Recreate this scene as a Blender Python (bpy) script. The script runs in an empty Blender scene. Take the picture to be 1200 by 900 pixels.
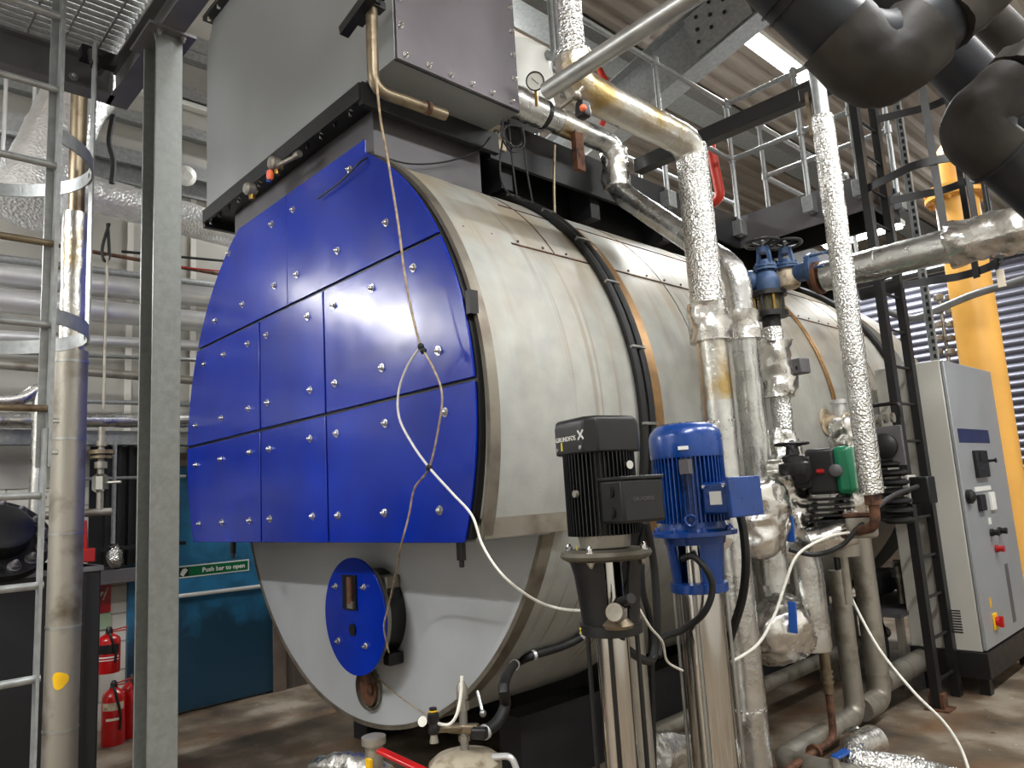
import bpy, math, random
from mathutils import Vector, Matrix, noise
random.seed(7)
V=Vector
PI=math.pi
SC=bpy.context.scene
COL=SC.collection
# ------------------------------------------------------------------ camera
FPX=868.62; YAW,PIT,ROL=-0.807105,0.151615,-0.0612726
CAM=V((0,0,1.65))
cy,sy,cp,sp=math.cos(YAW),math.sin(YAW),math.cos(PIT),math.sin(PIT)
DIR=V((cp*sy,cp*cy,sp)); r0=V((cy,-sy,0)); u0=r0.cross(DIR)
RT=r0*math.cos(ROL)+u0*math.sin(ROL); UP=u0*math.cos(ROL)-r0*math.sin(ROL)
cam=bpy.data.objects.new('camera',bpy.data.cameras.new('camera')); COL.objects.link(cam)
cam.matrix_world=Matrix(((RT.x,UP.x,-DIR.x,CAM.x),(RT.y,UP.y,-DIR.y,CAM.y),(RT.z,UP.z,-DIR.z,CAM.z),(0,0,0,1)))
cam.data.sensor_width=36; cam.data.lens=FPX*36/1200; cam.data.clip_start=.02
SC.camera=cam
def ray(px,py): return DIR+RT*((px-600)/FPX)-UP*((py-450)/FPX)
def q(px,py,x=None,y=None,z=None,d=None,h=None):
    r=ray(px,py)
    if d is not None: t=d
    elif x is not None: t=(x-CAM.x)/r.x
    elif y is not None: t=(y-CAM.y)/r.y
    elif z is not None: t=(z-CAM.z)/r.z
    else: t=h/math.hypot(r.x,r.y)
    return CAM+r*t
def bear(px1,py1,px2,py2,h):
    a=ray(px1,py1); b=ray(px2,py2)
    v=V((a.x,a.y)).normalized()+V((b.x,b.y)).normalized(); v.normalize()
    return V((v.x*h,v.y*h))
def zat(px,py,xy):
    r=ray(px,py); return CAM.z+r.z*xy.length/math.hypot(r.x,r.y)
# ------------------------------------------------------------------ materials
MATS={}
def srgb(c): return tuple((x/12.92 if x<=.04045 else ((x+.055)/1.055)**2.4) for x in c)
def mat(name,col,rough=.5,metal=0,var=.12,scale=8,bump=0,bscale=60,col2=None,mix=(.45,.65),spec=None,stretch=None,coat=0,emit=0,detail=5,btype='noise'):
    if name in MATS: return MATS[name]
    m=bpy.data.materials.new(name); m.use_nodes=True; MATS[name]=m
    nt=m.node_tree; N=nt.nodes; L=nt.links; b=N['Principled BSDF']
    c=srgb(col); b.inputs['Roughness'].default_value=rough; b.inputs['Metallic'].default_value=metal
    if spec is not None: b.inputs['Specular IOR Level'].default_value=spec
    if coat: b.inputs['Coat Weight'].default_value=coat; b.inputs['Coat Roughness'].default_value=.12
    tc=N.new('ShaderNodeTexCoord'); mp=N.new('ShaderNodeMapping'); L.new(tc.outputs['Object'],mp.inputs[0])
    if stretch: mp.inputs['Scale'].default_value=stretch
    n=N.new('ShaderNodeTexNoise'); n.inputs['Scale'].default_value=scale; n.inputs['Detail'].default_value=detail; L.new(mp.outputs[0],n.inputs[0])
    r=N.new('ShaderNodeValToRGB'); L.new(n.outputs[0],r.inputs[0])
    if col2 is not None:
        c2=srgb(col2); r.color_ramp.elements[0].position=mix[0]; r.color_ramp.elements[1].position=mix[1]
        r.color_ramp.elements[0].color=(*c,1); r.color_ramp.elements[1].color=(*c2,1)
    else:
        r.color_ramp.elements[0].position=.3; r.color_ramp.elements[1].position=.7
        r.color_ramp.elements[0].color=(*[x*(1-var) for x in c],1); r.color_ramp.elements[1].color=(*[min(1,x*(1+var)) for x in c],1)
    L.new(r.outputs[0],b.inputs['Base Color'])
    rr=N.new('ShaderNodeMapRange'); rr.inputs['To Min'].default_value=max(.03,rough-.08); rr.inputs['To Max'].default_value=min(1,rough+.1)
    L.new(n.outputs[0],rr.inputs[0]); L.new(rr.outputs[0],b.inputs['Roughness'])
    if bump:
        if btype=='noise':
            t=N.new('ShaderNodeTexNoise'); t.inputs['Scale'].default_value=bscale; t.inputs['Detail'].default_value=3; h=t.outputs[0]
        else:
            t=N.new('ShaderNodeTexVoronoi'); t.inputs['Scale'].default_value=bscale; h=t.outputs['Distance']
        L.new(mp.outputs[0],t.inputs[0])
        bm=N.new('ShaderNodeBump'); bm.inputs['Strength'].default_value=bump; bm.inputs['Distance'].default_value=.01
        L.new(h,bm.inputs['Height']); L.new(bm.outputs[0],b.inputs['Normal'])
    if emit:
        b.inputs['Emission Color'].default_value=(*c,1); b.inputs['Emission Strength'].default_value=emit
    return m
M=dict(
 galv=mat('galvanised steel',(.60,.61,.61),.42,.6,.16,30,.05,60),
 galvc=mat('weathered galvanised column',(.49,.50,.49),.45,.45,.12,45,.05,80),
 galvd=mat('dark painted beam',(.40,.40,.40),.45,.3,.15,8),
 foil=mat('foil lagging',(.86,.86,.85),.24,1,.1,20,.7,80,btype='v'),
 foils=mat('smooth foil lagging',(.80,.80,.79),.27,1,.15,10,.25,38),
 foily=mat('stained foil lagging',(.82,.81,.78),.3,1,0,4,.35,45,col2=(.70,.60,.40),mix=(.50,.68)),
 foilw=mat('dull foil lagging',(.90,.90,.90),.33,.7,.08,16,.5,50,btype='v'),
 bag=mat('crumpled foil cover',(.84,.83,.81),.26,1,.10,9,.5,24),
 alu=mat('aluminium cladding',(.66,.66,.65),.36,.9,.14,9,.06,30),
 alud=mat('weathered cladding',(.62,.60,.56),.46,.75,0,7,.1,40,col2=(.40,.36,.30),mix=(.5,.75)),
 wpipe=mat('pale painted pipe',(.80,.80,.80),.32,.6,.08,6),
 steel=mat('polished stainless steel',(.80,.79,.77),.14,1,.05,4),
 nut=mat('bright zinc nut',(.85,.85,.84),.2,1,.05,20),
 black=mat('black paint',(.055,.055,.06),.42,0,.2,10),
 blackm=mat('matt black rubber',(.045,.045,.05),.55,0,.2,20),
 char=mat('charcoal motor paint',(.085,.085,.09),.4,.1,.2,14,.05,50),
 dgrey=mat('dark grey painted steel',(.36,.35,.36),.5,.2,.10,5),
 purp=mat('grey plate with purple cast',(.43,.41,.43),.42,.35,.12,3),
 box=mat('grey painted sheet',(.56,.57,.57),.40,.25,.06,2),
 deck=mat('black platform steel',(.15,.15,.16),.42,.3,.2,5),
 rust=mat('rusty steel',(.40,.26,.18),.7,.2,0,18,.3,60,col2=(.22,.15,.12)),
 brown=mat('brown aged pipe',(.50,.45,.37),.38,.7,0,10,.05,30,col2=(.30,.22,.15),mix=(.5,.72)),
 blue=None, bluem=mat('blue pump paint',(.02,.22,.50),.28,.1,.15,12,.04,40,coat=.3),
 valve=mat('faded blue valve paint',(.20,.30,.45),.5,.1,0,14,.1,60,col2=(.35,.42,.50),mix=(.5,.8)),
 cream=mat('dusty cream casting',(.78,.72,.62),.6,.1,0,20,.2,50,col2=(.52,.42,.32),mix=(.5,.75)),
 red=mat('red gloss paint',(.66,.05,.06),.3,0,.15,8,coat=.3),
 redo=mat('orange red pipe paint',(.80,.22,.15),.4,0,.1,8),
 yellow=mat('yellow gas pipe paint',(.86,.64,.30),.38,0,.08,3,col2=None),
 white=mat('white plastic',(.88,.88,.86),.4,0,.04,6),
 wcord=mat('white cord',(.85,.84,.80),.5,0,.12,40),
 bcord=mat('dirty pale cord',(.68,.60,.48),.6,0,0,30,col2=(.35,.27,.2),mix=(.4,.75)),
 green=mat('green sign face',(.02,.38,.22),.4,0,.03,6),
 pgreen=mat('green pump housing',(.02,.42,.28),.35,0,.1,8),
 cab=mat('cabinet grey paint',(.72,.71,.68),.42,.05,.05,3),
 cabg=mat('cabinet door grey',(.58,.59,.60),.36,.2,.06,3),
 navy=mat('navy name strip',(.09,.14,.30),.35,0,.1,10),
 copper=mat('copper strap',(.64,.50,.34),.38,.7,.2,12),
 tan=mat('tan stained trim',(.53,.505,.455),.40,.6,0,6,.05,20,col2=(.40,.36,.32),mix=(.45,.7)),
 yel=mat('yellow plastic',(.88,.68,.05),.4),
 ymark=mat('yellow paint mark',(.85,.80,.25),.6),
 handle=mat('blue plastic handle',(.08,.30,.62),.4),
 glass=mat('sight glass',(.35,.33,.25),.1,0,.1,5),
 brass=mat('brass fitting',(.62,.50,.26),.35,.9,.15,15),
 tag=mat('pale paper tag',(.85,.80,.72),.6),
 redglow=mat('red reflector',(.95,.45,.28),.3),
 lamp=mat('lamp diffuser',(1,.99,.96),.4,0,0,1,emit=14),
)
def custom(name):
    m=bpy.data.materials.new(name); m.use_nodes=True; nt=m.node_tree
    return m,nt.nodes,nt.links,nt.nodes['Principled BSDF']
def ramp(N,L,src,stops):
    r=N.new('ShaderNodeValToRGB'); L.new(src,r.inputs[0]); e=r.color_ramp.elements
    while len(e)<len(stops): e.new(.5)
    for i,(p,c) in enumerate(stops):
        e[i].position=p; e[i].color=(*srgb(c),1) if len(c)==3 else c
    return r.outputs[0]
def mixc(N,L,f,a,b,bt='MIX'):
    m=N.new('ShaderNodeMix'); m.data_type='RGBA'; m.blend_type=bt
    if hasattr(f,'links'): L.new(f,m.inputs[0])
    else: m.inputs[0].default_value=f
    for s,i in((a,6),(b,7)):
        if hasattr(s,'links'): L.new(s,m.inputs[i])
        else: m.inputs[i].default_value=(*srgb(s),1)
    return m.outputs[2]
def tex(N,L,scale,st=(1,1,1),detail=5,loc=(0,0,0)):
    tc=N.new('ShaderNodeTexCoord'); mp=N.new('ShaderNodeMapping'); L.new(tc.outputs['Object'],mp.inputs[0])
    mp.inputs['Scale'].default_value=st; mp.inputs['Location'].default_value=loc
    n=N.new('ShaderNodeTexNoise'); n.inputs['Scale'].default_value=scale; n.inputs['Detail'].default_value=detail
    L.new(mp.outputs[0],n.inputs[0]); return n.outputs[0],tc
def mul(N,L,a,b):
    m=N.new('ShaderNodeMath'); m.operation='MULTIPLY'
    for s,i in((a,0),(b,1)):
        if hasattr(s,'links'): L.new(s,m.inputs[i])
        else: m.inputs[i].default_value=s
    return m.outputs[0]
# boiler cladding: stained sheet with run marks
def mk_shell():
    m,N,L,b=custom('boiler cladding')
    n1,_=tex(N,L,7,(1,1,1)); base=ramp(N,L,n1,[(.3,(.60,.60,.58)),(.7,(.66,.66,.635))])
    n2,tc=tex(N,L,6.5,(.12,1.0,.05),4); run=ramp(N,L,n2,[(.53,(0,0,0,1)),(.68,(1,1,1,1))])
    sp_=N.new('ShaderNodeSeparateXYZ'); L.new(tc.outputs['Object'],sp_.inputs[0])
    mr=N.new('ShaderNodeMapRange'); mr.inputs['From Min'].default_value=2.0; mr.inputs['From Max'].default_value=3.3; L.new(sp_.outputs[2],mr.inputs[0])
    n3,_=tex(N,L,3,(1,1,1),6); pat=ramp(N,L,n3,[(.40,(0,0,0,1)),(.68,(1,1,1,1))])
    f=mul(N,L,mul(N,L,run,mr.outputs[0]),.75)
    c=mixc(N,L,f,base,(.52,.43,.29))
    n5,_=tex(N,L,9,(.10,2.4,.035),3,(4,2,1)); run2=ramp(N,L,n5,[(.60,(0,0,0,1)),(.66,(1,1,1,1))])
    n6,_=tex(N,L,1.1,(1,1,.3),2,(7,3,1)); gate=ramp(N,L,n6,[(.45,(0,0,0,1)),(.6,(1,1,1,1))])
    c=mixc(N,L,mul(N,L,mul(N,L,run2,gate),.7),c,(.46,.37,.24))
    f2=mul(N,L,mul(N,L,pat,mr.outputs[0]),.7)
    c=mixc(N,L,f2,c,(.60,.53,.41))
    L.new(c,b.inputs['Base Color']); b.inputs['Roughness'].default_value=.5; b.inputs['Metallic'].default_value=.15
    n4,_=tex(N,L,90); bm=N.new('ShaderNodeBump'); bm.inputs['Strength'].default_value=.12; bm.inputs['Distance'].default_value=.005
    L.new(n4,bm.inputs['Height']); L.new(bm.outputs[0],b.inputs['Normal']); return m
M['shell']=mk_shell()
def mk_blue():
    m,N,L,b=custom('gloss blue door paint')
    n1,_=tex(N,L,3,(1,1,1)); base=ramp(N,L,n1,[(.3,(.0,.135,.55)),(.7,(.0,.165,.63))])
    n2,_=tex(N,L,60,(1,1,.15),3); sc=ramp(N,L,n2,[(.74,(0,0,0,1)),(.80,(1,1,1,1))])
    c=mixc(N,L,mul(N,L,sc,.35),base,(.45,.5,.7))
    L.new(c,b.inputs['Base Color'])
    n3,_=tex(N,L,5,(1,1,.3)); r=N.new('ShaderNodeMapRange'); r.inputs['To Min'].default_value=.16; r.inputs['To Max'].default_value=.30
    L.new(n3,r.inputs[0]); L.new(r.outputs[0],b.inputs['Roughness'])
    n4,_=tex(N,L,3,(1,1,1),2); bm=N.new('ShaderNodeBump'); bm.inputs['Strength'].default_value=.22; bm.inputs['Distance'].default_value=.02
    L.new(n4,bm.inputs['Height']); L.new(bm.outputs[0],b.inputs['Normal'])
    return m
M['blue']=mk_blue()
def mk_floor():
    m,N,L,b=custom('stained concrete floor')
    n1,_=tex(N,L,2.1,detail=8); c=ramp(N,L,n1,[(.34,(.25,.215,.18)),(.5,(.40,.35,.29)),(.64,(.57,.53,.47))])
    n2,_=tex(N,L,2.2,detail=6,loc=(3,1,0)); f=ramp(N,L,n2,[(.5,(0,0,0,1)),(.68,(1,1,1,1))])
    c=mixc(N,L,mul(N,L,f,.65),c,(.42,.30,.19))
    n3,_=tex(N,L,14,detail=5,loc=(1,5,0)); f=ramp(N,L,n3,[(.66,(0,0,0,1)),(.72,(1,1,1,1))])
    c=mixc(N,L,mul(N,L,f,.7),c,(.20,.15,.12))
    n5,_=tex(N,L,22,detail=3,loc=(9,5,0)); f=ramp(N,L,n5,[(.70,(0,0,0,1)),(.74,(1,1,1,1))])
    c=mixc(N,L,mul(N,L,f,.6),c,(.78,.75,.70))
    L.new(c,b.inputs['Base Color']); b.inputs['Roughness'].default_value=.55
    n4,_=tex(N,L,30); bm=N.new('ShaderNodeBump'); bm.inputs['Strength'].default_value=.3; bm.inputs['Distance'].default_value=.01
    L.new(n4,bm.inputs['Height']); L.new(bm.outputs[0],b.inputs['Normal']); return m
M['floor']=mk_floor()
def mk_wall():
    m,N,L,b=custom('painted blockwork')
    tc=N.new('ShaderNodeTexCoord'); mp=N.new('ShaderNodeMapping'); mp.inputs['Rotation'].default_value=(PI/2,0,PI/2); L.new(tc.outputs['Object'],mp.inputs[0])
    sx=N.new('ShaderNodeSeparateXYZ'); L.new(tc.outputs['Object'],sx.inputs[0]); cx=N.new('ShaderNodeCombineXYZ')
    L.new(sx.outputs[1],cx.inputs[0]); L.new(sx.outputs[2],cx.inputs[1])
    bk=N.new('ShaderNodeTexBrick'); L.new(cx.outputs[0],bk.inputs[0]); bk.inputs['Scale'].default_value=1
    bk.inputs['Brick Width'].default_value=.45; bk.inputs['Row Height'].default_value=.225; bk.inputs['Mortar Size'].default_value=.008
    bk.inputs['Color1'].default_value=(*srgb((.80,.79,.75)),1); bk.inputs['Color2'].default_value=(*srgb((.76,.75,.71)),1); bk.inputs['Mortar'].default_value=(*srgb((.60,.58,.54)),1)
    n,_=tex(N,L,4); f=ramp(N,L,n,[(.55,(0,0,0,1)),(.72,(1,1,1,1))])
    c=mixc(N,L,mul(N,L,f,.5),bk.outputs[0],(.62,.56,.50))
    L.new(c,b.inputs['Base Color']); b.inputs['Roughness'].default_value=.7; return m
M['wall']=mk_wall()
def mk_door():
    m,N,L,b=custom('scuffed blue door paint')
    n1,tc=tex(N,L,4,detail=8); sp_=N.new('ShaderNodeSeparateXYZ'); L.new(tc.outputs['Object'],sp_.inputs[0])
    mr=N.new('ShaderNodeMapRange'); mr.inputs['From Min'].default_value=1.0; mr.inputs['From Max'].default_value=.15; L.new(sp_.outputs[2],mr.inputs[0])
    a=N.new('ShaderNodeMath'); a.operation='ADD'; L.new(mul(N,L,n1,1.2),a.inputs[0]); L.new(mr.outputs[0],a.inputs[1])
    f=ramp(N,L,a.outputs[0],[(.55,(0,0,0,1)),(.95,(1,1,1,1))])
    c=mixc(N,L,mul(N,L,f,.8),(.17,.46,.63),(.11,.17,.21)); n9,_=tex(N,L,3,(1,1,2),7,(5,5,5)); f9=ramp(N,L,n9,[(.5,(0,0,0,1)),(.7,(1,1,1,1))]); c=mixc(N,L,mul(N,L,f9,.45),c,(.10,.26,.33)); L.new(c,b.inputs['Base Color']); b.inputs['Roughness'].default_value=.45; return m
M['door']=mk_door()
M['roof']=mat('roof deck sheet',(.62,.58,.54),.55,.1,.08,1.2)
M['cladw']=mat('pale wall cladding',(.80,.79,.76),.6,0,.06,1.5)
M['shut']=mat('roller shutter slats',(.37,.37,.41),.38,.4,.1,2)
# ------------------------------------------------------------------ geometry
OFF={}
class MB:
    def __init__(s): s.v=[]; s.f=[]
    def add(s,vs,fs):
        o=len(s.v); s.v+= [V(p) for p in vs]; s.f+=[tuple(i+o for i in f) for f in fs]; return s
    def box(s,c,sz,R=None):
        c=V(c); hx,hy,hz=sz[0]/2,sz[1]/2,sz[2]/2
        vs=[V((a*hx,b*hy,e*hz)) for a in(-1,1) for b in(-1,1) for e in(-1,1)]
        if R is not None: vs=[R@p for p in vs]
        return s.add([c+p for p in vs],[(0,1,3,2),(4,6,7,5),(0,4,5,1),(2,3,7,6),(0,2,6,4),(1,5,7,3)])
    def bx(s,a,b):
        return s.box([(a[i]+b[i])/2 for i in range(3)],[abs(a[i]-b[i]) for i in range(3)])
    def bar(s,a,b,w,h,up=(0,0,1)):
        a,b=V(a),V(b); d=b-a; l=d.length; d.normalize(); up=V(up)
        x=d.cross(up)
        if x.length<1e-3: x=d.cross(V((1,0,0)))
        x.normalize(); z=x.cross(d)
        R=Matrix((x,d,z)).transposed(); return s.box((a+b)/2,(w,l,h),R)
    def lathe(s,prof,o,ax=(0,0,1),n=28,cap=True):
        o=V(o); ax=V(ax).normalized(); e=ax.orthogonal().normalized(); g=ax.cross(e)
        vs=[];fs=[]
        for r,t in prof:
            for i in range(n):
                a=2*PI*i/n; vs.append(o+ax*t+(e*math.cos(a)+g*math.sin(a))*max(r,1e-5))
        k=len(prof)
        for j in range(k-1):
            for i in range(n):
                i2=(i+1)%n; fs.append((j*n+i,j*n+i2,(j+1)*n+i2,(j+1)*n+i))
        if cap: fs.append(tuple(range(n))[::-1]); fs.append(tuple((k-1)*n+i for i in range(n)))
        return s.add(vs,fs)
    def cyl(s,a,b,r,r2=None,n=24):
        a,b=V(a),V(b); return s.lathe([(r,0),(r if r2 is None else r2,(b-a).length)],a,b-a,n)
    def sph(s,c,r,n=14,sc=(1,1,1)):
        pr=[(math.sin(PI*i/n)*r,-math.cos(PI*i/n)*r) for i in range(n+1)]
        o=len(s.v); s.lathe(pr,(0,0,0),(0,0,1),n*2,False)
        for i in range(o,len(s.v)): p=s.v[i]; s.v[i]=V((p.x*sc[0],p.y*sc[1],p.z*sc[2]))+V(c)
        return s
    def sweep(s,pts,r,n=14,cap=True,sec=None,wob=0,closed=False):
        if wob: s.soft=True
        pts=[V(p) for p in pts]; k=len(pts); t=[]
        for i in range(k):
            if closed: a,b=pts[i-1],pts[(i+1)%k]
            else: a=pts[max(i-1,0)]; b=pts[min(i+1,k-1)]
            t.append((b-a).normalized())
        e=t[0].orthogonal().normalized()
        if abs(t[0].z)<.9 and sec: e=t[0].cross(V((0,0,1))).normalized()
        vs=[];fs=[]
        ss=sec or [(math.cos(2*PI*j/n),math.sin(2*PI*j/n)) for j in range(n)]
        m=len(ss)
        for i in range(k):
            if i: 
                e=e-t[i]*e.dot(t[i]); e.normalize()
            g=t[i].cross(e)
            rr=r if not callable(r) else r(i/(k-1))
            for (c_,s_) in ss:
                p=pts[i]+(e*c_+g*s_)*rr
                if wob: p+= (p-pts[i]).normalized()*wob*(noise.noise(p*14)+.5*noise.noise(p*37))
                vs.append(p)
        for i in range(k if closed else k-1):
            i2=(i+1)%k
            for j in range(m): fs.append((i*m+j,i*m+(j+1)%m,i2*m+(j+1)%m,i2*m+j))
        if cap and not closed: fs.append(tuple(range(m))[::-1]); fs.append(tuple((k-1)*m+j for j in range(m)))
        return s.add(vs,fs)
    def prism(s,poly,depth):     # poly: 3d points planar, depth: vector
        n=len(poly); d=V(depth); vs=[V(p) for p in poly]+[V(p)+d for p in poly]
        fs=[tuple(range(n)),tuple(range(2*n-1,n-1,-1))]+[(i,i+n,(i+1)%n+n,(i+1)%n) for i in range(n)]
        return s.add(vs,fs)
    def text(s,txt,size,o,ex,ez,th=.001,align='LEFT',bold=0):
        cu=bpy.data.curves.new('t','FONT'); cu.body=txt; cu.size=size; cu.extrude=th; cu.align_x=align; cu.offset=bold; cu.resolution_u=3
        ob=bpy.data.objects.new('t',cu); COL.objects.link(ob)
        me=bpy.data.meshes.new_from_object(ob.evaluated_get(bpy.context.evaluated_depsgraph_get()))
        ex=V(ex).normalized(); ez=V(ez).normalized(); nn=ex.cross(ez); o=V(o)
        s.add([o+ex*p.co.x+ez*p.co.y+nn*p.co.z for p in me.vertices],[tuple(f.vertices) for f in me.polygons])
        bpy.data.objects.remove(ob); bpy.data.curves.remove(cu); bpy.data.meshes.remove(me); return s
    def build(s,name,m,parent=None,bevel=0,sharp=35,label=None,cat=None,group=None,kind=None,crumple=None):
        if parent is not None: off=OFF[parent.name]
        else:
            lo=V([min(p[i] for p in s.v) for i in range(3)]); hi=V([max(p[i] for p in s.v) for i in range(3)])
            off=V(((lo.x+hi.x)/2,(lo.y+hi.y)/2,lo.z))
            if kind=='structure': off=V((0,0,0))
        if False:
            amp,fr=crumple
            s.v=[p+V(noise.noise_vector(p*fr))*amp+V(noise.noise_vector(p*fr*2.7))*amp*.45 for p in s.v]
        me=bpy.data.meshes.new(name); me.from_pydata([p-off for p in s.v],[],s.f); me.update()
        import bmesh
        b=bmesh.new(); b.from_mesh(me); bmesh.ops.recalc_face_normals(b,faces=b.faces); b.to_mesh(me); b.free()
        if crumple:
            amp,fr=crumple; ns=[v.normal.copy() for v in me.vertices]
            for v,nn in zip(me.vertices,ns):
                p=v.co+off
                q_=p+V(noise.noise_vector(p*fr*.6))*.06
                dd_=noise.voronoi(q_*fr)[0]; d2=noise.voronoi(q_*fr*2.3)[0]
                v.co+=nn*((dd_[1]-dd_[0]-.3)*amp*-1.3+(d2[1]-d2[0]-.3)*amp*-.5+noise.noise(p*fr*.5)*amp*1.2)
            me.update()
        me.polygons.foreach_set('use_smooth',[True]*len(me.polygons)); me.set_sharp_from_angle(angle=math.radians(75 if getattr(s,'soft',False) else sharp))
        me.materials.append(m if not isinstance(m,str) else M[m])
        o=bpy.data.objects.new(name,me); COL.objects.link(o)
        if parent is not None: o.parent=parent
        else: o.location=off
        OFF[o.name]=off
        if bevel:
            md=o.modifiers.new('bevel','BEVEL'); md.width=bevel; md.segments=2; md.limit_method='ANGLE'; md.angle_limit=math.radians(40)
        if label: o['label']=label
        if cat: o['category']=cat
        if group: o['group']=group
        if kind: o['kind']=kind
        return o
def thing(name,label,cat,loc,group=None):
    o=bpy.data.objects.new(name,None); COL.objects.link(o); o.location=loc; o.empty_display_size=.1
    o['label']=label; o['category']=cat
    if group: o['group']=group
    OFF[o.name]=V(loc); return o
def struct(name,mb,m,parent=None,**k):
    return mb.build(name,m,parent,kind=None if parent else 'structure',**k)
def fil(pts,rad,n=7):
    pts=[V(p) for p in pts]; out=[pts[0]]
    for i in range(1,len(pts)-1):
        p,a,b=pts[i],pts[i-1],pts[i+1]; u=(a-p);w=(b-p); rr=min(rad,u.length*.48,w.length*.48); u.normalize(); w.normalize()
        s0=p+u*rr; s1=p+w*rr
        for k in range(n+1):
            t=k/n; out.append(s0*(1-t)**2+p*2*t*(1-t)+s1*t*t)
    out.append(pts[-1]); return out
def dens(pts,step):
    out=[pts[0]]
    for a,b in zip(pts,pts[1:]):
        k=max(1,int((b-a).length/step))
        for i in range(1,k+1): out.append(a.lerp(b,i/k))
    return out
def spline(pts,n=8):
    pts=[V(p) for p in pts]; out=[]
    for i in range(len(pts)-1):
        p0=pts[max(i-1,0)];p1=pts[i];p2=pts[i+1];p3=pts[min(i+2,len(pts)-1)]
        for k in range(n):
            t=k/n
            out.append(.5*((2*p1)+(p2-p0)*t+(2*p0-5*p1+4*p2-p3)*t*t+(3*p1-p0-3*p2+p3)*t**3))
    out.append(pts[-1]); return out
def pipe(name,pts,r,m,label,cat='pipe',bend=.1,bands=(),bandm='alu',parent=None,group=None,wob=0,n=20,ends=()):
    pts=[V(p) for p in pts]; p=fil(pts,bend)
    if wob: p=dens(p,.05)
    if parent is None: root=thing(name,label,cat,min(pts,key=lambda a:a.z),group); nm='pipe_run'
    else: root=parent; nm=name
    MB().sweep(p,r,n,wob=wob).build(nm,m,root)
    for (seg,t,l,k) in bands:       # joint bands on a straight run
        a=pts[seg].lerp(pts[seg+1],t); d=(pts[seg+1]-pts[seg]).normalized()
        MB().cyl(a-d*l/2,a+d*l/2,r*k,n=n).build('joint_band',bandm,root)
    return root
def hexnut(mb,p,ax,r,h,washer=True):
    ax=V(ax).normalized(); p=V(p)
    if washer: mb.lathe([(r*1.35,0),(r*1.35,h*.2)],p,ax,16)
    mb.lathe([(r,h*.2),(r,h*.75)],p,ax,6); mb.lathe([(r*.72,h*.75),(r*.6,h*1.1),(r*.3,h*1.35),(0.0005,h*1.4)],p,ax,12)
    return mb
# ================================================================== setting
struct('floor',MB().bx((-12,-4,-.2),(3,18.2,0)),'floor')
WX=-6.9
struct('wall_left',MB().bx((WX-.2,-4,0),(WX,18,7.2)),'wall')
struct('trim_31',MB().bx((WX,-4,1.95),(WX+.012,18,6.9)),mat('grey beige wall sheet',(.64,.63,.60),.6,0,.08,2))
struct('wall_right',MB().bx((3,-4,0),(3.2,18.2,7.2)),'cladw')
struct('wall_front',MB().bx((-7,-4.2,0),(3,-4,7.2)),'cladw')
wb=struct('wall_back',MB().bx((-7,18,0),(3,18.2,7.2)),'cladw')
def corr(x0,x1,y0,y1,z,p,dp,th=.01):
    mb=MB(); n=int((x1-x0)/p); pr=[]
    for i in range(n):
        a=x0+i*p; pr+=[(a,z),(a+p*.35,z),(a+p*.5,z-dp),(a+p*.85,z-dp)]
    pr.append((x0+n*p,z)); k=len(pr)
    vs=[V((x,y0,zz)) for x,zz in pr]+[V((x,y1,zz)) for x,zz in pr]
    return mb.add(vs,[(i,i+1,i+1+k,i+k) for i in range(k-1)])
struct('ceiling',corr(-7.1,3.1,-4.2,18.1,6.9,.26,.075),'roof',sharp=20)
struct('trim_1',MB().bx((-7.1,-4.2,6.95),(3.2,18.2,7.05)),'roof')
# ---- left wall: cladding rails, blue escape door
dz=q(220,547,x=WX).z
d=struct('door_1',MB().bx((WX,2.0,.02),(WX+.05,3.26,dz)),'door')
MB().cyl(q(203,699.5,x=WX+.09),q(306,687,x=WX+.09),.018,n=12).build('push_bar','white',d)
sg=q(208,672,x=WX+.056); sg2=q(292,661,x=WX+.056); 
sgl=(sg2-sg).length
sign=thing('door_sign','green and white strip sign on the blue door reading Push bar to open','sign',(WX+.05,sg.y,sg.z-.05))
zc=(sg.z+sg2.z)/2
MB().bx((WX+.05,sg.y,zc-.052),(WX+.054,sg2.y,zc+.052)).build('sign_border','white',sign)
MB().bx((WX+.054,sg.y+.012,zc-.041),(WX+.056,sg2.y-.012,zc+.041)).build('sign_face','green',sign)
MB().text('Push bar to open',.056,(WX+.0565,sg.y+sgl*.33,zc-.018),(0,1,0),(0,0,1),bold=.0012).build('sign_lettering','white',sign)
MB().bx((WX+.056,sg.y+.018,zc-.036),(WX+.0568,sg.y+.095,zc+.036)).build('symbol_panel','char',sign)
MB().bar((WX+.058,sg.y+.035,zc-.03),(WX+.058,sg.y+.075,zc+.024),.002,.032,(0,1,0)).bar((WX+.058,sg.y+.03,zc-.01),(WX+.058,sg.y+.05,zc+.026),.002,.012,(0,1,0)).build('hand_symbol','white',sign)
struct('trim_2',MB().bx((WX,3.26,0),(WX+.07,3.38,dz)).bx((WX,1.9,dz),(WX+.07,3.38,dz+.12)),mat('timber door frame',(.45,.40,.36),.7,0,.2,8))
struct('trim_3',MB().bx((WX,3.38,0),(WX+.04,3.75,1.1)),mat('rough timber boards',(.36,.33,.30),.8,0,.25,12,stretch=(1,6,.4)))
ly=(('trim_4',(207,38),.10),('trim_5',(226,62),.05),('trim_6',(226,105),.07),('trim_7',(226,152),.06),('trim_8',(226,197),.08))
for n_,(a,b),h_ in ly:
    z_=q(a,b,x=WX+.15).z
    struct(n_,MB().bx((WX,-3.9,z_-h_),(WX+.16,17.9,z_+h_*.3)).bx((WX+.13,-3.9,z_-h_-.03),(WX+.16,17.9,z_-h_)),'galv')
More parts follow.
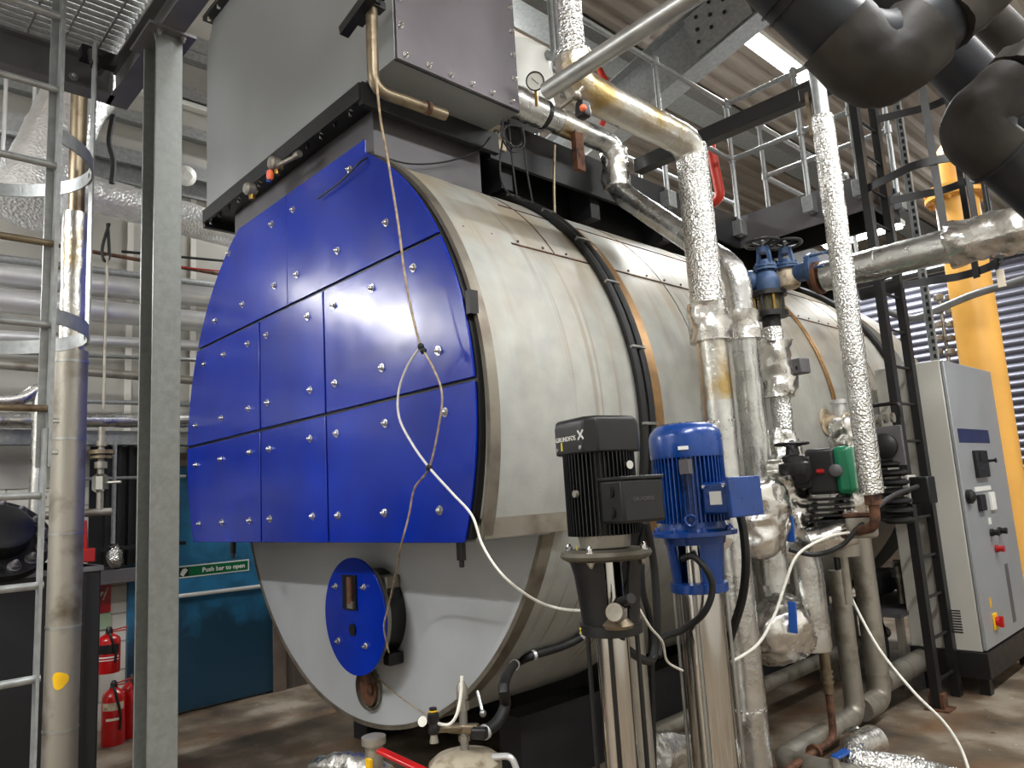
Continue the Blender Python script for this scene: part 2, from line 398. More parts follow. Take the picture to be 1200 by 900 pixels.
struct('trim_9',MB().bx((WX,-3.9,q(226,120,x=WX+.1).z-.05),(WX+.1,11,q(226,120,x=WX+.1).z+.0)),'white')
z1,z2=q(226,198,x=WX).z,q(226,235,x=WX).z
struct('trim_10',MB().bx((WX,-3.9,z2),(WX+.06,11,z1-.1)),'galv')
# cladding ribs on the wall above the rails
for i in range(14):
    y_=-3+i*.55
    struct('trim_%d'%(11+i),MB().bx((WX,y_,2.2),(WX+.03,y_+.05,z2)),'cladw')
# ---- back wall: roller shutter with curved slats
zt=q(1095,318,y=11).z
mb=MB(); pr=[]; ns=int(zt/.105)
for i in range(ns):
    for k in range(6):
        a=PI*k/6; pr.append((11.0-.035*math.sin(a)*1.0,i*.105+.105*k/6))
pr.append((11.0,ns*.105)); K=len(pr)
mb.add([V((-4.2,y,z)) for y,z in pr]+[V((2.6,y,z)) for y,z in pr],[(i,i+1,i+1+K,i+K) for i in range(K-1)])
struct('door_2',mb,'shut',sharp=60)
struct('trim_30',MB().bx((-4.4,10.8,zt),(2.8,11.1,zt+.35)),'galv')
struct('trim_32',MB().bx((-6.9,11.06,0),(-4.2,11.2,zt+.35)).bx((2.6,11.06,0),(3,11.2,zt+.35)).bx((-4.2,11.06,0),(2.6,11.12,zt)),'cladw')
# ---- roof steel
def ibeam(mb,a,b,w,h,up=(0,0,1),t=.012):
    a,b,up=V(a),V(b),V(up).normalized(); d=(b-a).normalized(); x=d.cross(up).normalized(); z=x.cross(d)
    mb.bar(a+z*(h/2-t/2),b+z*(h/2-t/2),w,t,z); mb.bar(a-z*(h/2-t/2),b-z*(h/2-t/2),w,t,z); mb.bar(a,b,t,h-2*t,z); return mb
a=q(700,150,y=6.6); b=q(850,22,y=6.6); dd=(b-a).normalized()
rf=thing('roof_rafter','deep grey steel rafter sloping up under the roof beside the strip light','beam',a)
ibeam(MB(),a-dd*1.0,b+dd*2.5,.26,.62,t=.02).build('rafter_section','galv',rf)
p0=q(838,22,y=6.46)
gp=MB().bar(p0-dd*.3,p0+dd*.35,.03,.5); gp.build('splice_plate','galv',rf)
for i in range(3):
    for j in range(3): hexnut(MB(),p0+V((-.2+.16*i,-.02,-.16+.14*j+.08*i)),(0,-1,0),.016,.02).build('bolt','blackm',rf)
for (lab,x1,y1,w_) in (('pale steel purlin crossing the roof left of the strip light',790,118,.17),):
    p=q(x1,y1,z=6.55); r_=thing('roof_purlin',lab,'beam',(p.x,p.y,6.5)); 
    MB().bx((p.x-w_,-4,6.55),(p.x+w_,17.9,6.80)).build('purlin_channel','galv',r_)
for k_,(xx_,lb_) in enumerate(((-2.2,'pale steel purlin over the boiler near the strip light'),(.6,'pale steel purlin above the aisle by the black overhead pipes'))):
    r_=thing('roof_purlin',lb_,'beam',(xx_,4,6.5)); MB().bx((xx_-.14,-4,6.6),(xx_+.14,17.9,6.80)).build('purlin_channel','galv',r_)
# ---- strip lights
def strip(label,c,L_,axis,w=.14,pow_=160,group=None,up=0,wallm=False):
    c=V(c); t=thing('strip_light',label,'light',c,group); ax=V(axis); sd=V((ax.y,ax.x,0))
    MB().box(c+V((0,0,.05)),[abs(ax[i])*L_+abs(sd[i])*(w+.04)+(.07 if i==2 else 0) for i in range(3)]).build('light_housing','white',t,bevel=.008)
    MB().box(c,[abs(ax[i])*(L_-.06)+abs(sd[i])*w+(.045 if i==2 else 0) for i in range(3)]).build('diffuser','lamp',t,bevel=.012)
    if pow_:
        ld=bpy.data.lights.new('strip','AREA'); ld.shape='RECTANGLE'; ld.size=L_; ld.size_y=w*1.6; ld.energy=pow_; ld.color=(.97,.99,1)
        lo=bpy.data.objects.new('strip_lamp',ld); COL.objects.link(lo); lo.location=c-V((0,0,.05))
        if abs(ax.y)>.5: lo.rotation_euler=(0,0,PI/2)
        if up:
            l2=ld.copy(); l2.energy=pow_*up; u=bpy.data.objects.new('strip_lamp',l2); COL.objects.link(u); u.location=c+V((0,0,.10)); u.rotation_euler=(PI,0,PI/2 if abs(ax.y)>.5 else 0)  # extra lamp facing up, added to brighten the roof steel
    if c.z<6.8 and not wallm:
        for s_ in(-.35,.35): MB().cyl(c+ax*L_*s_+V((0,0,.06)),V((c.x,c.y,6.85))+ax*L_*s_,.006,n=8).build('hanger_rod','alu',t)
    return t
a=q(857,33,z=6.35); b=q(948,92,z=6.35)
strip('bright strip light under the roof, beside the grey rafter',((a.x+b.x)/2,(a.y+b.y)/2,6.35),(b-a).length*1.02,(0,1,0),.17,200)
a=q(965,292,y=10.2); b=q(1058,262,y=10.2)
strip('bright strip light far behind the ladder cage',((a.x+b.x)/2,10.2,(a.z+b.z)/2),(b-a).length,(1,0,0),.16,90)
# ================================================================== boiler
CX,CZ,R0=-4.127,2.06,1.715
def qc(px,py,R=R0):
    r=ray(px,py); o=CAM-V((CX,0,CZ)); A=r.x**2+r.z**2; B=2*(o.x*r.x+o.z*r.z); C_=o.x**2+o.z**2-R*R
    t=(-B-math.sqrt(max(0,B*B-4*A*C_)))/2/A; return CAM+r*t
def arc(mb,Ra,Rb,y0,y1,a0,a1,n=72):
    vs=[];fs=[]
    for i in range(n+1):
        a=a0+(a1-a0)*i/n; c,s_=math.cos(a),math.sin(a)
        vs+=[(CX+Ra*c,y0,CZ+Ra*s_),(CX+Rb*c,y0,CZ+Rb*s_),(CX+Rb*c,y1,CZ+Rb*s_),(CX+Ra*c,y1,CZ+Ra*s_)]
    for i in range(n):
        for j in range(4): fs.append((i*4+j,i*4+(j+1)%4,(i+1)*4+(j+1)%4,(i+1)*4+j))
    if abs(a1-a0)<6.28: fs+=[(0,1,2,3),(n*4+3,n*4+2,n*4+1,n*4)]
    return mb.add(vs,fs)
YD=2.584; YE=7.3; ZB=1.467
bo=thing('steam_boiler','huge horizontal grey boiler with blue bolted front doors','boiler',(CX,YD,0))
MB().lathe([(R0-.02,0),(R0,.001),(R0,YE-YD)],(CX,YD+.01,CZ),(0,1,0),128).build('shell_cladding','shell',bo,sharp=50)
MB().lathe([(R0-.01,0),(R0-.01,.03)],(CX,YD-.03,CZ),(0,1,0),128).build('front_plate',mat('pale front plate',(.70,.71,.72),.42,.15,.06,3,.05,60),bo)
arc(MB(),R0-.02,R0+.006,YD-.035,YD+.045,math.radians(-185),math.radians(-17)).build('trim_band','tan',bo)
aS=math.asin((ZB+.02-CZ)/1.735)
aN1,aN2=math.radians(61.8),math.radians(126.6)
for a_,b_ in((aS,aN1),(aN2,PI-aS)):
    arc(MB(),1.70,1.722,2.15,YD+.02,a_,b_).build('smokebox_cladding','shell',bo,sharp=50)
    arc(MB(),1.722,1.745,2.14,2.20,a_,b_).build('smokebox_rim','tan',bo)
pl=[(CX+1.70*math.cos(a),2.16,min(3.5,CZ+1.70*math.sin(a))) for a in [aS+(PI-2*aS)*i/90 for i in range(91)]]
MB().prism(pl,(0,YD-2.17,0)).build('smokebox_core','black',bo)
xr=CX+1.735*math.cos(aS)
MB().bx((CX-1.62,2.15,ZB+.0),(CX+1.62,YD,ZB+.02)).build('smokebox_floor',M['box'],bo)
MB().bx((xr-.015,2.15,ZB+.01),(xr+.012,YD+.12,ZB+.10)).build('corner_trim','tan',bo)
# black backing plate behind the doors
BC=2.11
def clipcirc(x0,x1,z0,z1,R=1.695,cz=BC):
    P_=[(CX+R*math.cos(2*PI*i/160),cz+R*math.sin(2*PI*i/160)) for i in range(160)]
    for ax,val,sg_ in((0,x0,1),(0,x1,-1),(1,z0,1),(1,z1,-1)):
        out=[]
        for i in range(len(P_)):
            a,b=P_[i-1],P_[i]; ia=(a[ax]-val)*sg_>=0; ib=(b[ax]-val)*sg_>=0
            if ia!=ib:
                t=(val-a[ax])/(b[ax]-a[ax]); out.append(tuple(a[k]+(b[k]-a[k])*t for k in range(2)))
            if ib: out.append(b)
        P_=out
    return P_
pb=clipcirc(-9,9,ZB+.012,3.6,1.705,2.085)
MB().prism([(x,2.115,z) for x,z in pb],(0,.045,0)).build('backing_plate','black',bo)
g=.009
zs1=2.175; zs2=2.902; xa,xb=-4.557,-3.722; xc=q(336,300,y=2.1).x
doors={'tl':(-9,xc-.002,zs2+g,3.63),'tr':(xc+.002,9,zs2+g,3.63),'ml':(-9,xa-g,zs1+g,zs2-g),'mm':(xa+g,xb-g,zs1+g,zs2-g),'mr':(xb+g,9,zs1+g,zs2-g),
 'bl':(-9,xa-g,ZB,zs1-g),'bm':(xa+g,xb-g,ZB,zs1-g),'br':(xb+g,9,ZB,zs1-g)}
nuts={'tl':[(344,246),(319,263),(269,297),(322,335),(285,357),(253,376)],'tr':[(410,199),(453,261),(396,294),(348,322)],
 'ml':[(291,403),(263,416),(240,427),(292,479),(260,490),(230,499)],'mm':[(361,371),(313,393),(364,457),(314,472)],
 'mr':[(485,314),(436,338),(391,358),(514,411),(448,431),(393,449)],'bl':[(293,530),(259,538),(230,545),(293,610),(261,612),(234,614)],
 'bm':[(364,514),(316,526),(367,605),(317,608)],'br':[(522,483),(452,496),(395,508),(516,598),(451,601),(397,604)]}
for k,(x0,x1,z0,z1) in doors.items():
    pg=clipcirc(x0,x1,z0,z1)
    if k=='tr':
        pg=[p_ for p_ in pg if not(p_[0]>-3.39 and p_[1]>3.553)]
        j=min((i for i in range(len(pg)) if pg[i][0]>-3.5 and pg[i][1]>3.2 and pg[(i+1)%len(pg)][1]>3.6),key=lambda i:-pg[i][1])
        pg=pg[:j+1]+[(-3.24,3.554),(-3.24,3.63)]+pg[j+1:]
    dp=MB().prism([(x,2.1,z) for x,z in pg],(0,.013,0)).build('door_panel','blue',bo,bevel=.003)
    for (a,b) in nuts[k]:
        p=q(a,b,y=2.1); hexnut(MB(),p,(0,-1,0),.017,.019).build('nut','nut',dp)
# hinge stubs under doors
for (a,b) in((274,637),(541,637)):
    p=q(a,b,y=2.14); MB().box((p.x,2.135,ZB-.035),(.035,.03,.09)).cyl((p.x,2.135,ZB-.08),(p.x,2.135,ZB-.11),.012,n=10).build('door_stud','black',bo,bevel=.004)
MB().box((q(556,355,y=2.14).x,2.125,q(556,355,y=2.14).z),(.03,.05,.11)).build('hinge_block','black',bo)
# burner cover
bx_,bz_=-3.945,1.02
bc=MB()
pts=[]
bc.lathe([(.335,0),(.335,.012)],(bx_,2.38,bz_),(0,1,0),64)
bcv=bc.build('burner_cover','blue',bo,bevel=.002)
MB().lathe([(.26,0),(.26,.19)],(bx_+.02,2.394,bz_),(0,1,0),48).build('burner_throat','black',bo)
MB().lathe([(.30,0),(.30,.03)],(bx_,2.41,bz_),(0,1,0),48).build('throat_ring','alud',bo)
sp=q(410,694,y=2.375); MB().box((sp.x,2.374,sp.z),(.15,.012,.20)).build('inspection_slot','black',bcv)
MB().cyl((sp.x+.02,2.366,sp.z+.09),(sp.x+.02,2.366,sp.z-.06),.022,n=16).build('igniter_tube','rust',bcv)
MB().box((sp.x+.025,2.362,sp.z-.07),(.06,.012,.04)).build('igniter_clip','alud',bcv)
sp=q(413,738,y=2.375); MB().lathe([(.035,0),(.035,.008)],(sp.x,2.371,sp.z),(0,1,0),24).build('peep_hole','black',bcv)
for (a,b) in((394,687),(427,688),(397,751),(429,757)): hexnut(MB(),q(a,b,y=2.38),(0,-1,0),.015,.022).build('nut','nut',bcv)
p=q(455,684,y=2.5); MB().box(p,(.10,.10,.10)).build('junction_block','alud',bo,bevel=.01)
MB().lathe([(.05,0),(.05,.06),(.035,.06),(.035,.1)],p+V((.03,0,-.02)),(0,0,-1),6).build('junction_cap','char',bo)
p=q(461,771,y=2.5); MB().box(p,(.07,.10,.07)).build('cable_plug','char',bo,bevel=.01)
# drain port low on the plate
p=q(433,806,y=YD-.04)
MB().lathe([(.125,0),(.125,.02),(.10,.03),(.10,-.0)],(p.x,YD-.06,p.z),(0,1,0),40,False).build('drain_port_ring','tan',bo)
MB().lathe([(.10,0),(.10,.01)],(p.x,YD-.045,p.z),(0,1,0),32).build('drain_port_opening','rust',bo)
MB().box((p.x+.03,YD-.055,p.z+.0),(.05,.02,.06)).build('drain_fitting','rust',bo,bevel=.005)
# seams, hoops, ducts on the shell
def hoopy(*pp): return sum(qc(*p_).y for p_ in pp)/len(pp)
def seam(y_,a0=-60,a1=115,w=.008,m='rust',rr=.003,nm='sheet_seam'):
    return arc(MB(),R0-.01,R0+rr,y_-w/2,y_+w/2,math.radians(a0),math.radians(a1),60).build(nm,m,bo)
yc=hoopy((700,312),(738,412)); 
for k in(-.035,.035):
    pts=[(CX+(R0+.025)*math.cos(a),yc+k,CZ+(R0+.025)*math.sin(a)) for a in [math.radians(-35+135*i/60) for i in range(61)]]
    MB().sweep(pts,.024,10).build('cable_conduit','blackm',bo)
for aa in(62,50,38,26,12,-2): 
    a=math.radians(aa); MB().box((CX+(R0+.035)*math.cos(a),yc,CZ+(R0+.035)*math.sin(a)),(.035,.115,.014),Matrix.Rotation(-a,3,'Y')).build('conduit_clip','alu',bo)
yb_=hoopy((735,345),(765,425))
arc(MB(),R0-.01,R0+.014,yc+.08,yc+.17,math.radians(-25),math.radians(110)).build('copper_band','copper',bo)
print('hoop y',yc,yb_)
for pp in(((775,330),(800,370)),((870,365),(880,380))):
    seam(hoopy(*pp),-40,112,.008,'tan')
y2=hoopy((950,400),(975,470))
for k in(-.02,.02):
    pts=[(CX+(R0+.012)*math.cos(a),y2+k,CZ+(R0+.012)*math.sin(a)) for a in [math.radians(-12+82*i/40) for i in range(41)]]
    MB().sweep(pts,.008,8).build('copper_pipe','copper',bo)
y3=hoopy((1010,380),(1030,430))
pts=[(CX+(R0+.03)*math.cos(a),y3,CZ+(R0+.03)*math.sin(a)) for a in [math.radians(-10+80*i/40) for i in range(41)]]
MB().sweep(pts,.028,10).build('cable_conduit','blackm',bo)
seam(y3-.5,-40,112,.01,'tan')
p=qc(620,291); ang=math.atan2(p.z-CZ,p.x-CX)
MB().box((CX+R0*math.cos(ang),(2.4+YE)/2+.1,CZ+R0*math.sin(ang)),(.012,YE-2.6,.008),Matrix.Rotation(-ang,3,'Y')).build('long_seam','rust',bo)
a2=ang+.28
seam(2.95,math.degrees(ang),60,.006); seam(3.3,math.degrees(ang+.1),112,.006)
MB().box((CX+R0*math.cos(a2),(2.75+YE)/2,CZ+R0*math.sin(a2)),(.01,YE-2.9,.006),Matrix.Rotation(-a2,3,'Y')).build('long_seam','rust',bo)
for i in range(26): MB().sph((CX+(R0+.002)*math.cos(ang+.02),2.3+i*.19,CZ+(R0+.002)*math.sin(ang+.02)),.008,4).build('rivet','rust',bo)
# rear smokebox and supports
MB().lathe([(R0-.12,0),(R0-.12,.55)],(CX,YE,CZ),(0,1,0),96).build('rear_neck','black',bo)
MB().lathe([(R0,0),(R0,.5)],(CX,YE+.5,CZ),(0,1,0),96).build('rear_smokebox','shell',bo)
for y_ in(3.7,5.4,6.9):
    sdl=[(CX-.9,y_,.12),(CX+.9,y_,.12),(CX+.9,y_,.8)]+[(CX+(R0-.01)*math.cos(a),y_,CZ+(R0-.01)*math.sin(a)) for a in [math.radians(-58-64*i/20) for i in range(21)]]+[(CX-.9,y_,.8)]
    MB().prism(sdl,(0,.12,0)).build('saddle','black',bo)
for x_ in(-.8,.8):
    MB().bx((CX+x_-.09,3.0,0),(CX+x_+.09,7.6,.42)).build('base_shade_beam','deck',bo)  # solid dark supports, deepened to hide the lit floor and imitate shade underneath
# conduit with pale clips hugging the belly
cp=[qc(a,b,R0+.03) for a,b in((690,731),(683,745),(660,757),(625,768),(603,779))]+[q(591,800,d=2.9),q(592,826,d=2.85),q(583,846,d=2.8),q(568,858,d=2.75)]
cd=thing('flexible_conduit','black ribbed conduit with pale clips under the curve of the grey boiler','conduit',cp[-1])
MB().sweep(spline(cp),.022,12).build('conduit_hose','blackm',cd)
for i in(1,3,4,8):
    dv=(cp[min(i+1,len(cp)-1)]-cp[i-1]).normalized()
    MB().cyl(cp[i]-dv*.009,cp[i]+dv*.009,.027,n=14).build('conduit_clip','wpipe',cd)
# ================================================================== flue box
FX0,FX1=-5.40,-2.9; FB=3.93
fb=thing('flue_gas_box','big grey flue box bolted above the blue boiler front','duct',(CX,2.5,3.45))
MB().bx((-5.17,2.2,3.0),(-3.3,3.0,3.9)).build('neck_duct','dgrey',fb,bevel=.004)
fl=MB().bx((-5.40,2.06,3.86),(-3.2,3.06,3.885)).bx((-5.40,2.06,3.90),(-3.2,3.06,3.925)).build('neck_flange','black',fb)
x=-5.33
while x<-3.22:
    MB().lathe([(.016,0),(.016,.02),(.009,.02),(.009,.05)],(x,2.085,3.86),(0,0,-1),8).build('bolt','black' if int(x*5)%2 else 'nut',fb); x+=.165
y=2.2
while y<3.05:
    hexnut(MB(),(-3.235,y,3.86),(0,0,-1),.015,.02).build('bolt','nut',fb); y+=.165
MB().bx((-5.42,2.06,3.80),(-5.38,3.06,3.93)).bx((-3.22,2.06,3.80),(-3.18,3.06,3.93)).bx((-5.40,2.05,3.83),(-3.2,2.07,3.93)).build('flange_stiffener','black',fb)
zt_=5.25
body=[(FX0,2.08,FB),(FX1,2.08,FB),(FX1,2.08,zt_+.2),(FX0+.12,2.08,zt_+.2),(FX0,2.08,zt_)]
MB().prism(body,(0,.90,0)).build('box_body','box',fb,bevel=.004)
MB().bx((FX0+.13,2.10,zt_+.2),(FX1-.15,2.9,6.80)).build('upper_box','box',fb)
MB().bx((FX0+.07,2.02,zt_+.20),(FX1-.1,2.95,zt_+.24)).build('upper_flange','black',fb)
for i in range(13): MB().lathe([(.014,0),(.014,.03)],(FX0+.15+i*.18,2.04,zt_+.2),(0,0,-1),8).build('bolt','nut',fb)
sd=MB().bx((FX1,2.09,FB+.0),(FX1+.012,2.965,5.3)).build('access_panel','purp',fb,bevel=.003)
MB().bx((FX1-.01,2.085,FB-.005),(FX1+.004,2.975,5.31)).build('panel_gasket','black',fb)
yy=[2.12+i*.152 for i in range(6)]
zz=[FB+.04+i*.155 for i in range(9)]
for y in yy: hexnut(MB(),(FX1+.012,y+.02,FB+.035),(1,0,0),.013,.02).build('nut','nut',sd)
for z in zz[1:]:
    for y in(2.115,2.935): hexnut(MB(),(FX1+.012,y,z),(1,0,0),.013,.02).build('nut','nut',sd)
# two instruments on the flange
def probe(px,py,label,tag_):
    p=q(px,py,y=2.0); t=thing('pressure_switch',label,'instrument',(p.x,2.0,p.z-.05))
    MB().lathe([(.03,0),(.042,.015),(.042,.06),(.03,.075)],(p.x,1.98,p.z),(0,1,0),20).build('switch_head','alud',t)
    MB().cyl((p.x,2.03,p.z),(p.x+.01,2.06,p.z-.02),.018).cyl((p.x,2.03,p.z),(p.x,2.03,p.z-.07),.02).build('switch_stem','brass',t)
    if tag_:
        MB().lathe([(.016,0),(.022,.02),(.022,.045),(.014,.06)],(p.x-.01,1.99,p.z-.05),(0,0,-1),16).build('lamp_lens','redglow',t)
        MB().cyl((p.x-.03,1.99,p.z-.04),(p.x-.03,1.99,p.z-.12),.016).build('valve_stem',M['bluem'],t)
        MB().cyl((p.x+.02,2.02,p.z-.02),(p.x+.24,2.05,p.z-.03),.014).lathe([(.02,0),(.022,.05)],(p.x+.22,2.04,p.z-.03),(1,.1,0),12).build('sensing_arm','alud',t)
    return t
probe(319,191,'round metal instrument with orange lens under the black flange',True)
probe(290,221,'small round metal instrument at the left end of the black flange',False)
# bare pipe and bracket in front of the box
p1=q(437,20,y=1.93); p2=q(437,92,y=1.93); pz=p2.z-.06
bp=pipe('bare_pipe',[(p1.x,1.93,p1.z+.6),(p2.x,1.93,pz),(p2.x+.02,q(522,138,x=p2.x+.02).y,pz)],.030,'brown','bare brownish pipe bending under the grey flue box',bend=.09)
k=V((p2.x+.02,2.25,pz)); MB().cyl(k-V((0,.012,0)),k+V((0,.012,0)),.036).build('pipe_collar','rust',bp)
br=thing('strut_bracket','black slotted strut bracket clamping the bare brownish pipe','bracket',(p1.x,1.95,p1.z))
MB().bar((p1.x-.20,1.88,p1.z+.0),(p1.x+.14,1.88,p1.z+.08),.05,.05).bar((p1.x-.2,1.97,p1.z+.10),(p1.x+.14,1.97,p1.z+.16),.05,.05).bx((p1.x-.03,1.87,p1.z+.05),(p1.x+.03,1.99,p1.z+.09)).build('strut_channel','black',br)
MB().lathe([(.042,0),(.042,.03)],(p1.x,1.93,p1.z+.06),(0,0,1),20).build('pipe_clamp','black',br)
# hanging pale cord with loop
def cord(name,label,pts,r,m,cat='cord',**kw):
    mb=MB().sweep(spline(pts),r,8); return mb.build(name,m,label=label,cat=cat,**kw)
Y=1.98
cd=thing('hanging_cord','pale looped cord hanging from the bare pipe across the blue doors','cord',q(503,548,y=Y))
MB().sweep(spline([q(a,b,y=y_) for a,b,y_ in((441,92,1.9),(446,140,1.93),(455,190,Y),(467,265,Y),(474,320,Y),(484,372,Y),(493,406,Y))]),.006,8).build('upper_strand','bcord',cd)
MB().sweep(spline([q(a,b,y=Y) for a,b in((493,406),(477,430),(467,460),(468,490),(483,520),(503,548),(530,578),(553,604),(566,640),(590,675))]+[q(625,702,y=2.1),q(655,713,d=2.9),q(686,716,d=2.7)]),.0055,8).build('white_strand','wcord',cd)
MB().sweep(spline([q(a,b,y=Y) for a,b in((493,406),(508,432),(518,462),(514,500),(503,548),(486,572),(479,605),(470,640))]+[q(462,680,y=2.25),q(455,712,y=2.35),q(450,735,y=2.36),q(456,765,y=2.4)]),.0048,8).build('brown_strand','bcord',cd)
mb=MB()
for k,(a,b) in enumerate(((493,406),(496,411),(503,548))):
    mb.sph(q(a,b,y=Y),.016,6)
mb.build('tape_knot','blackm',cd)
cord('thin_wire','thin dirty wire trailing low across the pale front plate',[q(a,b,y=YD-.05) for a,b in((443,795),(452,803),(470,818),(500,838),(515,846))],.0035,'bcord',cat='wire')
cord('black_wire','thin black wire sagging across the dark neck under the flue box',[q(372,233,y=2.08),q(400,212,y=2.08),q(425,188,y=2.08),q(445,184,x=-3.25),q(480,192,x=-3.25),q(520,190,x=-3.25),q(558,178,x=-3.22),q(575,160,x=-3.1)],.005,'blackm',cat='wire')
# ================================================================== platform over the boiler
PZ=4.08; PX_=-3.15
corner=q(864,257,z=PZ); PX_=q(864,257,z=PZ).x; PY0=q(613,147,x=PX_).y; PY1=corner.y; PX2=-2.08
print('platform',PX_,PY0,PY1,q(613,147,x=PX_).z)
pf=thing('access_platform','black steel walkway along the top of the boiler with an arm to the ladder','platform',(PX_-.6,5.5,PZ-.3))
MB().bx((PX_-1.15,3.05,PZ-.03),(PX_,9.0,PZ)).bx((PX_,PY1,PZ-.03),(PX2,PY1+.6,PZ)).build('deck_plate','deck',pf)
MB().bx((PX_-.02,3.05,PZ-.28),(PX_+.01,PY1,PZ+.012)).build('edge_channel','deck',pf)
MB().bx((PX_,PY1-.01,PZ-.28),(PX2,PY1+.02,PZ+.012)).build('edge_channel',M['dgrey'],pf)
MB().bx((PX2-.02,PY1,PZ-.28),(PX2+.01,PY1+.6,PZ+.012)).bx((PX_,PY1+.58,PZ-.28),(PX2,PY1+.61,PZ+.01)).build('edge_channel','deck',pf)
MB().bx((PX_-.02,PY1+.6,PZ-.28),(PX_+.01,9.0,PZ+.012)).build('edge_channel','deck',pf)
for y_ in(3.2,4.1,5.0,5.95,7.2,8.4):
    MB().bx((PX_-1.1,y_,PZ-.42),(PX_-.06,y_+.10,PZ-.03)).build('cross_beam','deck',pf)
MB().bx((PX_-.34,3.1,PZ-.52),(PX_-.26,8.9,PZ-.03)).build('long_beam','black',pf)
MB().box((PX_+.0,3.10,PZ-.12),(.05,.16,.17)).build('end_cleat','cream',pf)
hexnut(MB(),(PX_+.025,3.10,PZ-.11),(1,0,0),.022,.03).build('bolt','nut',pf)
# handrails (key clamp tube)
def rail(label,posts,z0,hs=(.55,1.1),r=.022,group=None,off=.05,skip=()):
    t=thing('handrail',label,'railing',(posts[0][0],posts[0][1],z0),group)
    for i,(x,y) in enumerate(posts):
        if i in skip: continue
        p=MB().cyl((x,y,z0-.2),(x,y,z0+hs[-1]),r,n=14)
        for h in hs: p.cyl((x,y,z0+h-.035),(x,y,z0+h+.035),r*1.5,n=14)
        po=p.sph((x,y,z0+hs[-1]+.03),r*1.3,6).build('post','galv',t)
        MB().box((x,y,z0-.12),(.09,.11,.14)).build('foot_plate','galv',t,bevel=.004)
    for h in hs:
        pts=[(x,y,z0+h) for x,y in posts]
        MB().sweep(fil(pts,.05,4),r,12).build('rail','galv',t)
    return t
a=q(780,215,x=PX_+.04).y
rail('grey tube handrail on the near edge of the black walkway, turning toward the ladder',[(PX_+.05,3.3),(PX_+.05,a),(PX_+.05,PY1-.07),(-2.55,PY1-.07),(PX2-.05,PY1-.07)],PZ,skip=(0,))
rail('grey tube handrail on the far side of the walkway arm',[(-2.05,PY1+.55),(-2.6,PY1+.55),(PX_+.05,PY1+.55),(PX_+.05,8.8)],PZ)
rail('grey tube handrail along the wall side of the black walkway',[(PX_-1.2,3.2),(PX_-1.2,4.8),(PX_-1.2,6.4),(PX_-1.2,8.4)],PZ)
# red pipe behind the rails
a=q(832,170,x=PX_-.1); b=q(845,232,x=PX_-.1)
pipe('red_pipe',[(a.x,a.y,a.z+.02),(a.x,b.y,b.z),(a.x-.25,b.y+.02,b.z-.04)],.045,'redo','orange red pipe standing behind the grey handrail corner',bend=.08)
for (p_,q_,lab) in(((703,82),(712,100),'short red sprinkler pipe left of the rafter'),((716,125),(705,147),'short red sprinkler pipe below the foil pipe')):
    a=q(*p_,y=6.2); b=q(*q_,y=6.2); MB().cyl(a,b,.035,n=12).build('red_pipe','redo',label=lab,cat='pipe')
# black angle crossing behind the foil pipe
a=q(747,196,y=4.25); b=q(972,98,y=4.25)
MB().bar(a,b,.09,.10).build('black_angle_bar','black',label='long black steel bar slanting past the tall foil pipe to the clamp',cat='beam',bevel=.004)
# ================================================================== lagged pipes
# pipe A
xA=-3.06
a0=q(603,118,x=xA); a1=q(719,172,x=xA)
zA=(a0.z+a1.z)/2; a0=V((xA,3.0,zA)); a1=V((xA,a1.y,zA))
a2=V((xA,a1.y,q(735,228,x=xA).z))
vA=bear(866,400,905,640,4.6)
a3=V((vA.x,vA.y,zat(858,318,vA)))
a4=V((vA.x,vA.y,.95))
print('A',a0,a1,a2,a3)
rA=.078
A=pipe('lagged_pipe',[a0,a1,a2,a3,a4],rA,'foils','foil lagged pipe leaving the flue box, stepping down and dropping behind the blue pump',bend=.12,wob=.006,
  bands=((2,.45,.02,1.02),(3,.25,.02,1.02)),bandm='foils')
MB().sweep(dens([V((xA,2.99,zA)),V((xA,3.32,zA))],.03),rA*1.28,20,wob=.012).build('thick_wrap','foils',A)
MB().cyl((xA,3.34,zA),(xA,3.37,zA),rA*1.2).build('black_clamp','black',A)
MB().sweep([V((xA,3.5,zA)),V((xA,3.72,zA))],rA*1.08,20,wob=.01).build('stained_wrap','foily',A)
MB().bx((xA+.02,3.6,zA-.33),(xA+.06,3.68,zA)).build('stained_strap','rust',A)
m_=a1.lerp(a2,.5); MB().sweep(dens([a1.lerp(a2,.12),a1.lerp(a2,.95)],.02),rA*1.28,22,wob=.02).build('tied_cover','bag',A)
z1=zat(878,365,vA); z2=zat(880,398,vA)
MB().sweep(dens([V((vA.x,vA.y,z1)),V((vA.x,vA.y,z2))],.02),rA*1.3,22,wob=.022).build('tied_cover','bag',A)
# pipe B
vB=bear(812,200,880,850,4.15); rB=.088
zB=zat(812,168,vB); yb0=q(674,97,x=vB.x).y
ztop=6.85
B=pipe('lagged_pipe',[(vB.x,yb0,zB+.16),(vB.x,yb0,zB),(vB.x,vB.y,zB),(vB.x,vB.y,.02)],rB,'foily','thick foil lagged pipe coming down from the roof, then dropping behind the pumps',bend=.13,wob=.004,
  bands=((2,.14,.02,1.03),(2,.45,.015,1.02),(2,.86,.02,1.03)),bandm='foil')
MB().sweep(dens([V((vB.x,yb0,zB+.05)),V((vB.x,yb0,ztop))],.06),.062,20,wob=.003).build('riser','foil',B); MB().cyl((vB.x,yb0,zB+.14),(vB.x,yb0,zB+.17),.09).build('joint_band','foil',B)
z1=zat(824,358,vB); z2=zat(826,402,vB)
MB().sweep(dens([V((vB.x,vB.y,z1)),V((vB.x,vB.y,z2))],.02),rB*1.28,24,wob=.022).build('tied_cover','bag',B)
